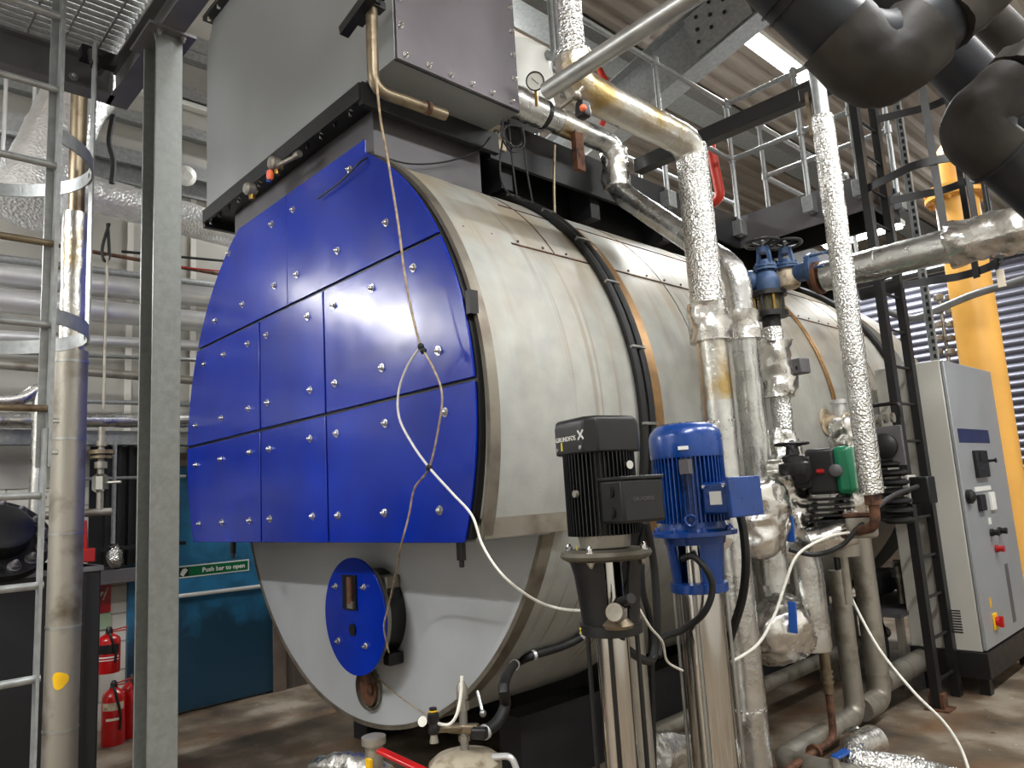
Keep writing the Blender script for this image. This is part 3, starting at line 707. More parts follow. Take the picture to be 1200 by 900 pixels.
MB().sweep(dens([V((vB.x,vB.y,zat(812,172,vB))),V((vB.x,vB.y,z1))],.05),rB*1.02,24,wob=.004).build('foil_sleeve','foil',B)
MB().sweep(dens([V((vB.x,vB.y,zat(845,470,vB))),V((vB.x,vB.y,.02))],.05),rB*1.015,24,wob=.004).build('foil_sleeve','foils',B)
# diagonal steel pipe (runs across)
yD=2.5; a=q(640,107,y=yD); b=q(800,3,y=yD); d_=(b-a)
D_=pipe('steel_pipe',[a,a+d_*1.9],.042,'alu','bright bare steel pipe slanting up to the right in front of the foil pipes')
# gauge, sensor
p=q(627,95,x=-2.75)
g_=thing('pressure_gauge','round pressure gauge with white dial above the foil pipe','gauge',p)
dr=(CAM-p); dr.z-=.3; dr.normalize()
MB().lathe([(.05,-.03),(.055,0),(.055,.012),(.047,.014),(.047,.008)],p,dr,32).build('gauge_case','char',g_)
MB().lathe([(.047,0),(.047,.003)],p+dr*.008,dr,32).build('gauge_dial','white',g_)
sdv=dr.cross(V((0,0,1))).normalized(); upv=sdv.cross(dr)
MB().bar(p+dr*.0125-sdv*.02-upv*.018,p+dr*.0125+sdv*.02+upv*.02,.003,.002).build('gauge_needle','black',g_)
MB().cyl(p-upv*.055,p-upv*.14,.01,n=10).build('gauge_stem','brass',g_)
wp=q(628,95,x=-3.12)
MB().sweep(dens([V((-3.3,3.35,wp.z-.2)),V((-3.3,3.35,wp.z+.22))],.04),.27,24,wob=.03).build('lagged_valve_cover',M['white'],label='white wrapped lump of lagging behind the pressure gauge',cat='cover')
yS=q(683,130,x=-2.55).y
p=q(675,112,d=2.75); s_=thing('level_sensor','black sensor head with an orange spot hanging by the foil pipe','sensor',p)
MB().sph(p,.02,8).cyl(p,p+V((-.07,-.01,-.02)),.008).cyl(p,p+V((.02,.02,.03)),.01).build('sensor_body','alud',s_)
p2_=q(683,128,d=2.75); MB().lathe([(.018,-.035),(.027,-.03),(.033,.02),(.027,.035),(.012,.038)],p2_,(0,0,-1),4).build('sensor_head','black',s_,bevel=.006)
MB().sph(p2_+V((.018,-.02,-.01)),.014,6,(1,1,1)).build('orange_spot','redglow',s_)
# thin tubes from the roof by the box
pts=[q(650,-20,y=3.1),q(651,60,y=3.1),q(654,118,y=3.1)]; k=pts[0]
pipe('conduit_tube',[(k.x,3.1,6.8),(k.x,3.1,q(652,118,y=3.1).z)],.022,'galv','thin upright steel tube behind the pressure gauge')
a=q(605,50,y=3.4);b=q(645,65,y=3.4)
pipe('conduit_tube',[(a.x-.1,3.4,a.z-.1),(a.x,3.4,a.z),(b.x,3.45,b.z),(b.x,3.45,b.z+.5)],.03,'galv','bent steel tube at the top right of the flue box',bend=.06)
pipe('drain_tube',[(q(650,170,x=-3.0)),(q(649,215,x=-3.0)),(q(650,250,x=-3.0))],.009,'brown','thin rusty tube hanging below the foil pipe to the boiler top')
# cable tangle under box corner
mb=thing('cable_coil','tangled coil of thin black cables under the flue box corner','cable',q(605,230,x=-3.02))
for k,pp in enumerate((((592,146),(586,190),(590,218),(604,232),(625,238)),((596,140),(600,185),(606,232)),((612,146),(616,190),(624,236)),
   ((588,142),(596,170),(612,168),(610,150),(594,148),(590,160),(605,172),(615,160)),((590,140),(588,160),(600,178),(614,170),(612,148)))):
    MB().sweep(spline([q(a,b,x=-3.0+.012*k) for a,b in pp],6),.006,6).build('cable','blackm',mb)
# pipe C
vC=bear(962,150,1023,560,4.35); rC=.06
C_=pipe('lagged_pipe',[(vC.x,vC.y,zat(1025,578,vC)),(vC.x,vC.y,zat(965,137,vC))],rC,'foil','slim upright foil lagged pipe in front of the platform arm',wob=.004,bands=((0,.33,.02,1.03),))
MB().cyl((vC.x,vC.y,zat(965,137,vC)),(vC.x,vC.y,5.2),.042).build('bare_tube','galv',C_)
z_=zat(962,104,vC); MB().box((vC.x-.04,vC.y,z_),(.14,.05,.09)).build('pipe_clamp','black',C_,bevel=.01)
MB().box((vC.x-.06,vC.y-.02,z_-.13),(.02,.02,.26)).build('rusty_hanger','brown',C_)
k=zat(1025,580,vC)
kp=V((vC.x,vC.y,k)); e1=q(1028,617,h=4.35); e2=q(985,632,h=4.55)
rl=pipe('rusty_pipe',[kp,(vC.x,vC.y,e1.z),(e2.x-.1,e2.y+.05,e2.z)],.026,'rust','rusty bare pipe turning left below the slim foil pipe',bend=.06)
MB().cyl(kp+V((0,0,.0)),kp-V((0,0,.05)),.045,n=6).build('union_nut','rust',rl)
p=q(1010,617,h=4.5); bx=thing('steam_trap','boxy steel steam trap body at the foot of the slim foil pipe','valve',p)
MB().box(p,(.15,.12,.12),Matrix.Rotation(.3,3,'Z')).build('trap_body','alud',bx,bevel=.015)
MB().box(p+V((0,0,.065)),(.17,.14,.02),Matrix.Rotation(.3,3,'Z')).build('trap_lid','rust',bx,bevel=.004)
for i in(-1,1):
    for j in(-1,1): hexnut(MB(),p+V((i*.06,j*.045,.075)),(0,0,1),.011,.015).build('bolt','alud',bx)
# pipe D with the two gate valves
yDD=4.75
d0=q(966,324,y=yDD); d1=q(1200,266,y=yDD); zD=(d0.z+d1.z)/2+.0
print('D',d0,d1)
rD=.098
dirD=(d1-d0)
Dp=pipe('lagged_pipe',[d0,d0+dirD*1.5],rD,'foils','level foil lagged pipe running right from the blue gate valves',wob=.004,bands=((0,.08,.02,1.03),(0,.2,.02,1.03)),bandm='foils')
wA=q(1112,288,y=yDD)
t0=(wA-d0).length/dirD.length
MB().sweep(dens([d0+dirD*t0,d0+dirD*1.5],.04),rD*1.25,28,wob=.035).build('thick_wrap','bag',Dp)
dl=dirD.normalized()
MB().lathe([(.11,-.05),(.11,-.025)],d0,dl,28).lathe([(.07,-.09),(.07,0)],d0,dl,20).build('pipe_flange','rust',Dp)
def handwheel(mb,c,r,ax=(0,0,1)):
    ax=V(ax).normalized(); e=ax.orthogonal().normalized(); g_=ax.cross(e)
    mb.sweep([c+(e*math.cos(2*PI*i/32)+g_*math.sin(2*PI*i/32))*r for i in range(32)],r*.10,8,closed=True)
    for k in range(4):
        a=PI/2*k+.4; mb.sweep([c-ax*r*.15,c-ax*r*.12+(e*math.cos(a)+g_*math.sin(a))*r*.5,c+(e*math.cos(a)+g_*math.sin(a))*r],r*.075,6)
    mb.cyl(c-ax*r*.25,c+ax*r*.12,r*.2,n=12); return mb
def gate_valve(label,base,ztop_,flx,m,two):
    t=thing('gate_valve',label,'valve',base)
    b=V(base); H=ztop_-b.z; K_=min(1,H/.46)
    MB().lathe([(r_,h_*K_) for r_,h_ in [(.05,0),(.07,.02),(.08,.09),(.075,.15),(.055,.19),(.055,.22)]],b,(0,0,1),24).build('valve_body',m,t)
    MB().lathe([(.08,.20*K_),(.08,.22*K_)],b,(0,0,1),24).lathe([(r_,h_*K_) for r_,h_ in [(.075,.23),(.075,.25),(.045,.26),(.035,.30)]],b,(0,0,1),24).build('bonnet',M['valve'],t)
    for s in(-1,1): MB().bar(b+V((s*.045,0,.25*K_)),b+V((s*.03,0,H-.03)),.02,.03,(0,1,0)).build('yoke_arm','valve',t)
    MB().lathe([(.035,H-.07),(.035,H-.03)],b,(0,0,1),14).build('yoke_hub','valve',t)
    MB().cyl(b+V((0,0,.28)),b+V((0,0,H+.03)),.011,n=10).build('valve_stem','alu',t)
    handwheel(MB(),b+V((0,0,H)),.11).build('handwheel','black',t)
    for i in range(6):
        a=i*PI/3; MB().cyl(b+V((.067*math.cos(a),.067*math.sin(a),.19*K_)),b+V((.067*math.cos(a),.067*math.sin(a),.268*K_)),.008,n=8).build('bonnet_bolt','valve',t)
    return t
vb=q(925,335,y=yDD)
g2=gate_valve('gate valve with cream body and blue bonnet beside the rusty flange',(vb.x,yDD,vb.z-.02),q(926,284,y=yDD).z,dl,'cream',0)
MB().lathe([(.06,0),(.065,.1),(.11,.1),(.11,.13)],V((vb.x+.06,yDD,vb.z+.07)),dl,24).build('valve_flange','valve',g2)
MB().lathe([(.07,0),(.06,.12),(.09,.12),(.09,.15)],V((vb.x-.04,yDD,vb.z+.07)),-dl,24).build('valve_flange','cream',g2)
for i in range(6):
    a=i*PI/3+.3; o=V((0,math.cos(a)*.09,math.sin(a)*.09)); s0=V((vb.x+.15,yDD,vb.z+.08))+o; MB().cyl(s0,s0+dl*.13,.009,n=8).build('flange_bolt','valve',g2)
yv=4.62
va=q(900,343,y=yv)
g1=gate_valve('faded blue gate valve standing over the black framed sight glass',(va.x,yv,va.z),q(894,285,y=yv).z,dl,'valve',1)
MB().lathe([(.05,0),(.05,.16),(.085,.16),(.085,.185)],V((va.x,yv,va.z+.10)),(-1,-.2,0),20).build('valve_branch','valve',g1)
MB().sph((va.x-.1,yv-.03,va.z+.1),.075,8).build('branch_elbow','valve',g1)
z1=va.z; z3=q(905,372,y=yv).z
sgp=thing('sight_glass','black flanged sight glass under the blue gate valve','sight glass',(va.x,yv,z3))
MB().lathe([(.12,-.03),(.12,0)],(va.x,yv,z1),(0,0,1),28).build('upper_flange','black',sgp)
MB().lathe([(.115,0),(.115,.035),(.06,.035),(.06,-.08)],(va.x,yv,z3),(0,0,1),28).build('lower_flange','black',sgp)
MB().cyl((va.x,yv,z3+.03),(va.x,yv,z1-.03),.075).build('glass_tube','glass',sgp)
for i in range(8):
    a=i*PI/4; MB().cyl((va.x+.095*math.cos(a),yv+.095*math.sin(a),z3),(va.x+.095*math.cos(a),yv+.095*math.sin(a),z1),.010,n=8).build('tie_bolt','brass' if i%2 else 'black',sgp)
# pipe E down below it
vE=V((va.x,yv)); hE=vE.length
E_=pipe('lagged_pipe',[(va.x,yv,z3-.07),(va.x,yv,1.0)],.065,'foil','short foil lagged pipe hanging below the sight glass',wob=.004)
MB().sweep(dens([V((va.x,yv,zat(905,402,vE))),V((va.x,yv,zat(912,466,vE)))],.03),.105,24,wob=.035).build('tied_cover','bag',E_)
p=q(934,430,h=hE-.02); ab=thing('wall_box','small grey box with a cable hole on the wrapped pipe','box',(p.x,p.y,p.z-.05))
MB().box(p,(.13,.10,.10),Matrix.Rotation(-.2,3,'Z')).build('box_shell','dgrey',ab,bevel=.008)
MB().box(p+V((.03,-.052,-.015)),(.03,.01,.025)).build('cable_entry','black',ab)
# crumpled covers cluster
def bag(name,label,pts,r,amp=.03,m='bag',fr=9,seg=.03):
    pts=[V(p) for p in pts]; ps=dens(spline(pts,5),.014)
    def rr(t): return r*(.62+.38*math.sin(PI*min(1,max(0,t)))**.45)
    rr2=lambda t: (rr(t) if not callable(r) else r(t))
    return MB().sweep(ps,rr2,72).build(name,m,label=label,cat='cover',crumple=(amp,fr),sharp=80)
h1=4.35
bag('foil_cover','large crumpled foil cover beside the blue terminal box',[q(880,563,h=h1),q(880,600,h=h1),q(886,648,h=h1)],.20,.035)
bag('foil_cover','small crumpled foil cover wrapping the pipe left of the blue terminal box',[q(838,612,h=4.15),q(842,650,h=4.15)],.12,.02)
bag('foil_cover','tall crumpled foil cover behind the black handwheel valve',[q(913,503,h=4.8),q(919,540,h=4.8),q(930,600,h=4.8),q(943,640,h=4.75)],.115,.035)
bag('foil_cover','crumpled foil cover wedged right of the green circulator pump',[q(996,495,h=5.0),q(1002,540,h=5.0),q(1000,575,h=4.95),q(990,612,h=4.85)],.115,.04)
b3=bag('foil_cover','low crumpled foil cover with an upright blue lever',[q(880,735,h=4.55),q(900,742,h=4.5),q(920,738,h=4.5),q(948,726,h=4.5)],lambda t:.165*(.6+.4*math.sin(PI*t)**.5),.035)
for (x_,y0_,y1_,hh,lab) in((928,705,742,4.3,'upright blue valve lever on the low foil cover'),(925,605,635,4.4,'blue valve lever poking from the foil covers')):
    a=q(x_,y0_,h=hh); b=q(x_+2,y1_,h=hh)
    MB().bar(a,b,.045,.012,(0,1,0)).build('valve_lever','handle',label=lab,cat='handle',bevel=.004)
# small black valve with handwheel
p=q(931,548,h=4.35); sv=thing('globe_valve','small black globe valve with a flat handwheel before the tall foil cover','valve',p)
MB().lathe([(.075,-.04),(.085,-.02),(.085,.02),(.06,.03),(.06,.06),(.04,.07),(.03,.12)],p,(0,0,1),24).build('valve_body','char',sv)
zt2=q(931,520,h=4.35).z; MB().cyl(p,(p.x,p.y,zt2+.02),.012,n=10).build('valve_stem','black',sv)
handwheel(MB(),V((p.x,p.y,zt2)),.085).build('handwheel','black',sv)
a=q(902,549,h=4.4); MB().sweep(dens([a,p+(a-p)*.2],.03),.05,18,wob=.008).build('lagged_branch','bag',sv)
# green circulator pump
c=q(970,552,h=4.7); cp_=thing('circulator_pump','black and green circulator pump between crumpled foil covers','pump',c-V((0,0,.2)))
axp=V((.85,.25,0)).normalized(); sdp=V((.25,-.85,0)).normalized()
Rz=Matrix((axp,sdp,V((0,0,1)))).transposed()
MB().box(c+axp*.10,(.10,.26,.27),Rz).build('control_head','pgreen',cp_,bevel=.03)
MB().box(c-axp*.02,(.16,.25,.26),Rz).build('motor_housing','black',cp_,bevel=.02)
MB().box(c-axp*.12+sdp*.08,(.10,.12,.18),Rz).lathe([(.055,0),(.065,.03),(.05,.05)],c-axp*.12+sdp*.14,sdp,20).build('terminal_cover','char',cp_,bevel=.01)
MB().lathe([(.035,0),(.035,.02),(.02,.03)],c+axp*.06+sdp*.13,sdp,16).build('control_knob','dgrey',cp_)
MB().cyl(c-axp*.04+sdp*.14,c-axp*.0+sdp*.14+V((0,0,0)),.012,n=10).build('red_button','red',cp_)
for i in range(5): MB().box(c+V((0,0,-.16-.03*i)),(.22,.20,.012),Rz).build('cooling_fin','black',cp_)
MB().lathe([(.06,0),(.09,.02),(.09,.08),(.05,.10)],c+V((0,0,-.36)),(0,0,1),20).build('volute','black',cp_)
MB().lathe([(.09,0),(.09,.15)],c+V((.03,0,-.48)),(0,0,1),24).build('pump_pot','alud',cp_)
MB().cyl(c+V((.03,0,-.75)),c+V((.03,0,-.46)),.022).build('inlet_stub','alud',cp_)
# pale lagged spigot
a=q(948,636,h=4.55); b=q(1000,622,h=4.6); MB().sweep(dens([a,b],.03),.075,24,wob=.01).build('lagged_spigot',M['bag'],label='short pale lagged pipe stub ending at the steam trap body',cat='pipe')
# big elbow pipes below covers
vv=bear(940,650,948,720,4.75)
pipe('lagged_pipe',[(vv.x,vv.y,zat(948,740,vv)-.1),(vv.x,vv.y,zat(940,635,vv)),q(880,655,h=4.6)],.105,'foils','wide foil lagged elbow behind the low crumpled cover',bend=.15,wob=.004)
p=q(903,655,h=4.35);MB().sweep(dens([p+V((0,0,.15)),p-V((0,0,.13))],.03),.085,22,wob=.006).build('lagged_stub','foils',label='short foil lagged stub hanging under the large crumpled cover',cat='pipe')
# grey floor pipes
f1=q(1003,838,z=.11); xF=f1.x
vF=V((f1.x,f1.y)); 
F1=pipe('floor_pipe',[(vF.x,vF.y,zat(986,668,vF)),(vF.x,vF.y,.11),(xF,4.05,.11),(xF+.7,4.02,.11)],.062,'alud','slimmer grey clad pipe dropping to the floor and running toward the camera',bend=.10,bands=((0,.93,.02,1.04),(1,.5,.02,1.04)),bandm='alud',cat='pipe')
vF2=V((xF-.0,vF.y+.42)); 
F2=pipe('floor_pipe',[(vF2.x,vF2.y,zat(1012,628,vF2)),(vF2.x,vF2.y,.12),(vF2.x,vF.y+.10,.12)],.075,'alud','thicker grey clad pipe dropping to the floor behind the slimmer one',bend=.10,bands=((0,.85,.02,1.04),),bandm='alud')
F3=pipe('floor_pipe',[(vF2.x,vF2.y+.05,.22),(vF2.x,7.6,.22)],.08,'alud','grey clad pipe lying along the floor toward the ladder',bend=.1,bands=((0,.2,.02,1.03),(0,.6,.02,1.03)),bandm='alud')
MB().cyl((vF.x,vF.y,zat(986,668,vF)-.02),(vF.x,vF.y,zat(984,650,vF)),.018).cyl((vF.x+.03,vF.y+.01,zat(986,668,vF)-.02),(vF.x+.03,vF.y+.01,zat(984,648,vF)),.014).build('bare_tube','char',F1)
# foil pipe on the floor with blue handle
a=q(985,888,z=.12); b=q(1040,880,z=.2)
fo=pipe('lagged_pipe',[q(1000,878,z=.16)+V((-.05,.15,0)),q(1000,895,z=.14),q(1075,905,z=.1),q(1150,925,z=.1)],.075,'foil','foil lagged pipe lying at the bottom edge by a blue lever',bend=.06,wob=.01)
MB().cyl(q(1000,878,z=.16),q(1025,868,z=.16),.085).build('open_end','bag',fo)
a=q(978,888,z=.2); b=q(1006,872,z=.2); bvt=thing('ball_valve','low steel ball valve with a light blue lever near the floor','valve',(a.x,a.y,0)); MB().bar(a,b,.05,.015).build('lever_handle','handle',bvt,bevel=.005); MB().lathe([(.05,0),(.05,.02),(.04,.05),(.025,.08),(.02,a.z)],(a.x,a.y,0),(0,0,1),16).build('valve_stem','alud',bvt)

# brown tube with thin rod
vR=bear(968,790,975,840,4.9)
dr_=thing('drain_line','thin rusty drain line with a brown coupling under the boiler','pipe',(vR.x,vR.y,.1))
MB().cyl((vR.x,vR.y,zat(968,755,vR)),(vR.x,vR.y,zat(968,812,vR)),.03,n=18).build('coupling','brown',dr_)
for k in(.0,.05,.1): MB().cyl((vR.x,vR.y,zat(968,800,vR)+k*.6),(vR.x,vR.y,zat(968,800,vR)+k*.6+.012),.037,n=18).build('coupling_ring','brown',dr_)
MB().cyl((vR.x,vR.y,.2),(vR.x,vR.y,1.5),.014,n=10).build('rod','rust',dr_)
MB().sweep(fil([(vR.x,vR.y,.42),(vR.x,vR.y,.15),(vR.x-.02,vR.y-1.2,.12)],.08),.022,10).build('low_tube','rust',dr_)
for k in(.25,.7): MB().lathe([(.045,0),(.045,.02)],(vR.x-.01,vR.y-k,.14),(0,1,0),16).build('flange_ring','rust',dr_)
pipe('low_pipe',[(-2.75,3.3,.28),(-2.75,7.0,.28)],.05,'alud','grey pipe running low in the dark under the boiler side')
# ================================================================== ladder with cage
LX=-2.02; l0=q(1100,831,z=0); LX=l0.x; LY0=l0.y; LY1=LY0+.42
ld=thing('caged_ladder','tall black steel ladder with hoop cage beside the control cabinet','ladder',(LX,LY0+.2,0))
ZT=6.2
for y_ in(LY0,LY1): MB().bx((LX-.028,y_-.04,.0),(LX+.028,y_+.04,ZT)).build('stile','black',ld)
z=.18
while z<ZT: MB().cyl((LX,LY0,z),(LX,LY1,z),.012,n=10).build('rung','black',ld); z+=.285
zh=q(1060,338,x=LX).z; zh2=q(1015,222,x=LX).z
print('hoops',zh,zh2)
for zz_ in(zh,zh2,zh2*2-zh):
    pts=[(LX,LY0,zz_)]+[(LX+.38+.38*math.sin(a),(LY0+LY1)/2-.36*math.cos(a),zz_) for a in [PI*i/16-.0 for i in range(17)]]+[(LX,LY1,zz_)]
    MB().sweep([V(p) for p in pts],1,sec=[(-.006,-.03),(.006,-.03),(.006,.03),(-.006,.03)]).build('cage_hoop','black',ld)
for i in(2,5,8,11,14):
    a=PI*i/16; x_=LX+.38+.37*math.sin(a); y_=(LY0+LY1)/2-.35*math.cos(a)
    MB().bar((x_,y_,zh-.05),(x_,y_,ZT),.05,.01,(math.sin(a),-math.cos(a),0)).build('cage_strap','black',ld)
for zz_,ln in((q(1060,603,x=LX).z,.5),(zh,.3)):
    for y_ in(LY0,LY1): MB().bx((LX-ln,y_-.02,zz_-.05),(LX,y_+.02,zz_+.05)).build('stand_off_bracket','black',ld)
MB().bx((LX-.07,LY0-.08,0),(LX+.09,LY0+.08,.012)).build('foot_plate','rust',ld)
MB().bx((LX-.05,LY0-.035,0),(LX+.05,LY0+.05,.11)).build('foot_bracket','rust',ld)
# slotted strut upright behind the ladder
p=q(1095,415,y=6.9); st=thing('strut_upright','galvanised slotted channel upright rising behind the cabinet','post',(p.x,6.9,0))
MB().bx((p.x-.03,6.88,0),(p.x-.025,6.92,6.8)).bx((p.x+.025,6.88,0),(p.x+.03,6.92,6.8)).bx((p.x-.03,6.915,0),(p.x+.03,6.92,6.8)).build('channel','galv',st)
for i in range(60): MB().bx((p.x-.009,6.905,2.6+i*.065),(p.x+.009,6.914,2.635+i*.065)).build('slot','black',st)
# ================================================================== control cabinet
CY=6.36; cc=q(1157,765,y=CY); cx1=cc.x; cz0=cc.z; cz1=q(1110,420,x=cx1).z; cz1=q(1110,420,y=CY).z
cyE=q(1161,437,x=cx1).y
print('cab',cx1,cz0,cz1,cyE)
cx0=cx1-.52; cyE=max(cyE,CY+.6)
cb=thing('control_cabinet','pale grey electrical control cabinet on a dark plinth behind the ladder','cabinet',((cx0+cx1)/2,(CY+cyE)/2,0))
MB().bx((cx0,CY,cz0),(cx1-.03,cyE,cz1)).build('cabinet_body','cab',cb,bevel=.006)
dr_=MB().bx((cx1-.026,CY+.006,cz0+.01),(cx1,cyE-.006,cz1-.006)).build('cabinet_door','cabg',cb,bevel=.006)
zp=q(1163,797,y=CY).z
MB().bx((cx0-.01,CY-.01,zp),(cx1+.005,cyE+.01,cz0-.003)).build('plinth','char',cb,bevel=.004)
for x_ in(cx0+.05,cx1-.1):
    for y_ in(CY+.05,cyE-.12): MB().bx((x_,y_,0),(x_+.07,y_+.08,zp)).build('foot','char',cb)
def door_at(a,b): return q(a,b,x=cx1+.002)
def dbox(x0,y0,x1,y1,th,m,nm,bev=.003):
    a=q(x0,y0,x=cx1+.002); b=q(x1,y1,x=cx1+.002)
    return MB().bx((cx1,a.y,b.z),(cx1+th,b.y,a.z)).build(nm,m,dr_,bevel=bev)
dbox(1122,502,1160,519,.004,'navy','name_strip',0)
dbox(1139,528,1157,559,.03,'char','display_unit',.006)
dbox(1143,531,1153,541,.034,'black','display_screen',0)
dbox(1142,571,1161,574,.006,'white','label_strip',0)
dbox(1144,580,1153,598,.03,'char','meter',.004)
dbox(1158,577,1166,597,.02,'white','switch_block',.003)
dbox(1158,607,1162,614,.004,'white','label_plate',0)
for (a,b,m,nm) in((1161,624,'black','selector_switch'),(1170,622,'black','selector_switch'),(1167,643,'red','stop_button')):
    p=door_at(a,b); MB().lathe([(.03,0),(.03,.02),(.022,.02),(.026,.06)],p,(1,0,0),20).build(nm,m,dr_)
p=door_at(1158,540); MB().lathe([(.012,0),(.012,.05),(.02,.05),(.02,.06)],p,(1,0,0),12).build('key_lock','black',dr_)
p=door_at(1134,582); MB().lathe([(.055,0),(.055,.03),(.03,.05)],p+V((.0,-.0,0)),(1,0,0),20).build('door_handle','black',dr_)
p=door_at(1166,728); MB().bx((cx1,p.y-.05,p.z-.06),(cx1+.012,p.y+.05,p.z+.06)).build('isolator_plate','yel',dr_,bevel=.004)
MB().lathe([(.035,0),(.035,.03)],(cx1+.01,p.y,p.z),(1,0,0),16).bx((cx1+.03,p.y-.014,p.z-.04),(cx1+.06,p.y+.014,p.z+.04)).build('isolator_knob','red',dr_)
p=door_at(1161,706); MB().bx((cx1,p.y-.02,p.z-.035),(cx1+.002,p.y+.02,p.z+.035)).build('warning_label','yel',dr_)
p=door_at(1184,693); MB().bx((cx1,p.y-.045,p.z-.24),(cx1+.002,p.y+.045,p.z+.22)).build('instruction_plate','dgrey',dr_)
a=q(1114,716,y=CY); b=q(1129,742,y=CY)
for i in range(9): 
    z=b.z+(a.z-b.z)*i/8; MB().bx((a.x,CY-.003,z),(b.x,CY+.001,z+.009)).build('vent_slot','black',cb)
# junction box on the ladder
p=q(1071,573,y=LY0-.1); jb=thing('junction_box','grey junction box with black cover mounted beside the ladder','box',(p.x,LY0-.1,p.z-.1))
MB().box((p.x-.08,LY0-.1,p.z),(.16,.16,.20)).build('box_shell','cab',jb,bevel=.008)
MB().box((p.x+.06,LY0-.1,p.z-.01),(.13,.15,.19)).build('box_cover','black',jb,bevel=.01)
MB().bx((p.x-.06,LY0-.195,p.z-.11),(p.x-.04,LY0-.18,p.z+.11)).build('cover_strap','alu',jb)
MB().cyl((p.x-.16,LY0-.1,p.z),(p.x-.45,LY0-.1,p.z+.0),.03).cyl((p.x-.45,LY0-.1,p.z),(p.x-.40,LY0-.1,p.z),.045).build('conduit_entry','wpipe',jb)
# level column on boiler side
pa=q(985,492,x=-2.3); wl=thing('level_controls','pale flanged fittings and black handle on the boiler side above the foil cover','valve',(pa.x,pa.y,pa.z-.1))
MB().lathe([(.10,0),(.10,.03),(.05,.03),(.05,.22),(.075,.22),(.075,.26)],(CX+R0-.02,pa.y,pa.z),(1,0,0),24).build('mounting_flange','cream',wl)
MB().lathe([(.045,0),(.045,.22),(.06,.22),(.06,.25)],(pa.x,pa.y,pa.z-.1),(0,0,1),18).build('level_chamber','wpipe',wl)
for i in range(5): MB().cyl((pa.x+.12+.05*i,pa.y+.1,pa.z-.02),(pa.x+.14+.05*i,pa.y+.1,pa.z-.02),.035).build('stack_disc','alud',wl)
MB().sweep(fil([(pa.x+.1,pa.y+.3,pa.z-.06),(pa.x+.1,pa.y+.3,pa.z+.10),(pa.x+.32,pa.y+.3,pa.z+.10),(pa.x+.32,pa.y+.3,pa.z-.0)],.05),.015,10).build('black_handle','black',wl)
# ribbed burner hose and fan (rear)
c=q(1040,560,x=-2.0); bh=thing('burner_hose','black ribbed bellows hose on a grey plate behind the slim foil pipe','hose',(c.x,c.y,c.z-.3))
MB().box(c+V((0,.05,.22)),(.24,.03,.28)).build('mount_plate','dgrey',bh,bevel=.004)
MB().lathe([(.09,0),(.09,.03),(.06,.05)],c+V((0,.03,.22)),(0,-1,0),24).build('round_port','black',bh)
for i in range(7):
    cc_=c+V((0,.1,.12-.065*i)); MB().lathe([(.075,0),(.105,.018),(.105,.032),(.075,.05)],cc_-V((0,0,.05)),(0,0,1),24).build('bellows_ring','blackm',bh)
# rear pump set under the boiler end
c=q(1040,690,x=-2.6); ps=thing('oil_pump_set','dark pump set with pipework low behind the grey floor pipes','pump',(c.x,c.y,0))
z0=.60
MB().bx((c.x-.35,c.y-.6,z0-.05),(c.x+.3,c.y+.6,z0-.02)).build('bed_plate','dgrey',ps)
for sx in(-.3,.25):
    for sy in(-.5,.5): MB().bx((c.x+sx-.025,c.y+sy-.025,0),(c.x+sx+.025,c.y+sy+.025,z0-.05)).build('leg','alud',ps)
for i in range(9): MB().lathe([(.11,0),(.11,.02)],(c.x,c.y-.4+i*.04,z0+.16),(0,1,0),20).build('motor_fin','char',ps)
MB().cyl((c.x,c.y-.45,z0+.16),(c.x,c.y+.1,z0+.16),.095).build('motor_body','char',ps)
MB().cyl((c.x,c.y+.1,z0+.16),(c.x,c.y+.35,z0+.16),.05).lathe([(.09,0),(.09,.04),(.12,.08),(.12,.16),(.07,.2)],(c.x,c.y+.3,z0+.16),(0,1,0),20).build('pump_head','alud',ps)
for dx,dy,hh in((.18,-.2,.35),(.22,.15,.3),(.1,.4,.4)):
    MB().cyl((c.x+dx,c.y+dy,z0),(c.x+dx,c.y+dy,z0+hh),.03,n=14).lathe([(.05,0),(.05,.03)],(c.x+dx,c.y+dy,z0+hh*.6),(0,0,1),14).build('riser','alud',ps)
MB().cyl((c.x+.2,c.y-.4,z0+.33),(c.x+.2,c.y+.5,z0+.30),.022,n=12).build('cross_pipe','alud',ps)
for k in range(4):
    pts=spline([(c.x-.2+.03*k,c.y-.2,z0),(c.x-.1+.05*k,c.y-.35,.45),(c.x+.0+.04*k,c.y-.5,.15+.03*k),(c.x+.12+.03*k,c.y-.9,.05)])
    MB().sweep(pts,.02,8).build('hose','blackm',ps)
# ================================================================== yellow gas main
vY=bear(1133,260,1185,690,8.2); zfl=zat(1130,226,vY)
ym=thing('gas_main','tall yellow gas pipe in front of the roller shutter','pipe',(vY.x,vY.y,0))
MB().cyl((vY.x,vY.y,0),(vY.x,vY.y,zfl-.03),.185,n=36).build('riser','yellow',ym)
MB().lathe([(.27,0),(.27,.04)],(vY.x,vY.y,zfl-.05),(0,0,1),36).build('lower_flange','yellow',ym)
MB().lathe([(.27,0),(.27,.04)],(vY.x,vY.y,zfl+.02),(0,0,1),36).build('upper_flange','yellow',ym)
for i in range(8):
    a=i*PI/4; hexnut(MB(),(vY.x+.23*math.cos(a),vY.y+.23*math.sin(a),zfl-.05),(0,0,-1),.022,.03).build('bolt','yellow',ym)
MB().sweep(fil([(vY.x,vY.y,zfl),(vY.x,vY.y,zfl+.45),(vY.x+1.6,vY.y,zfl+.3)],.3,10),.17,30).build('top_elbow','yellow',ym)
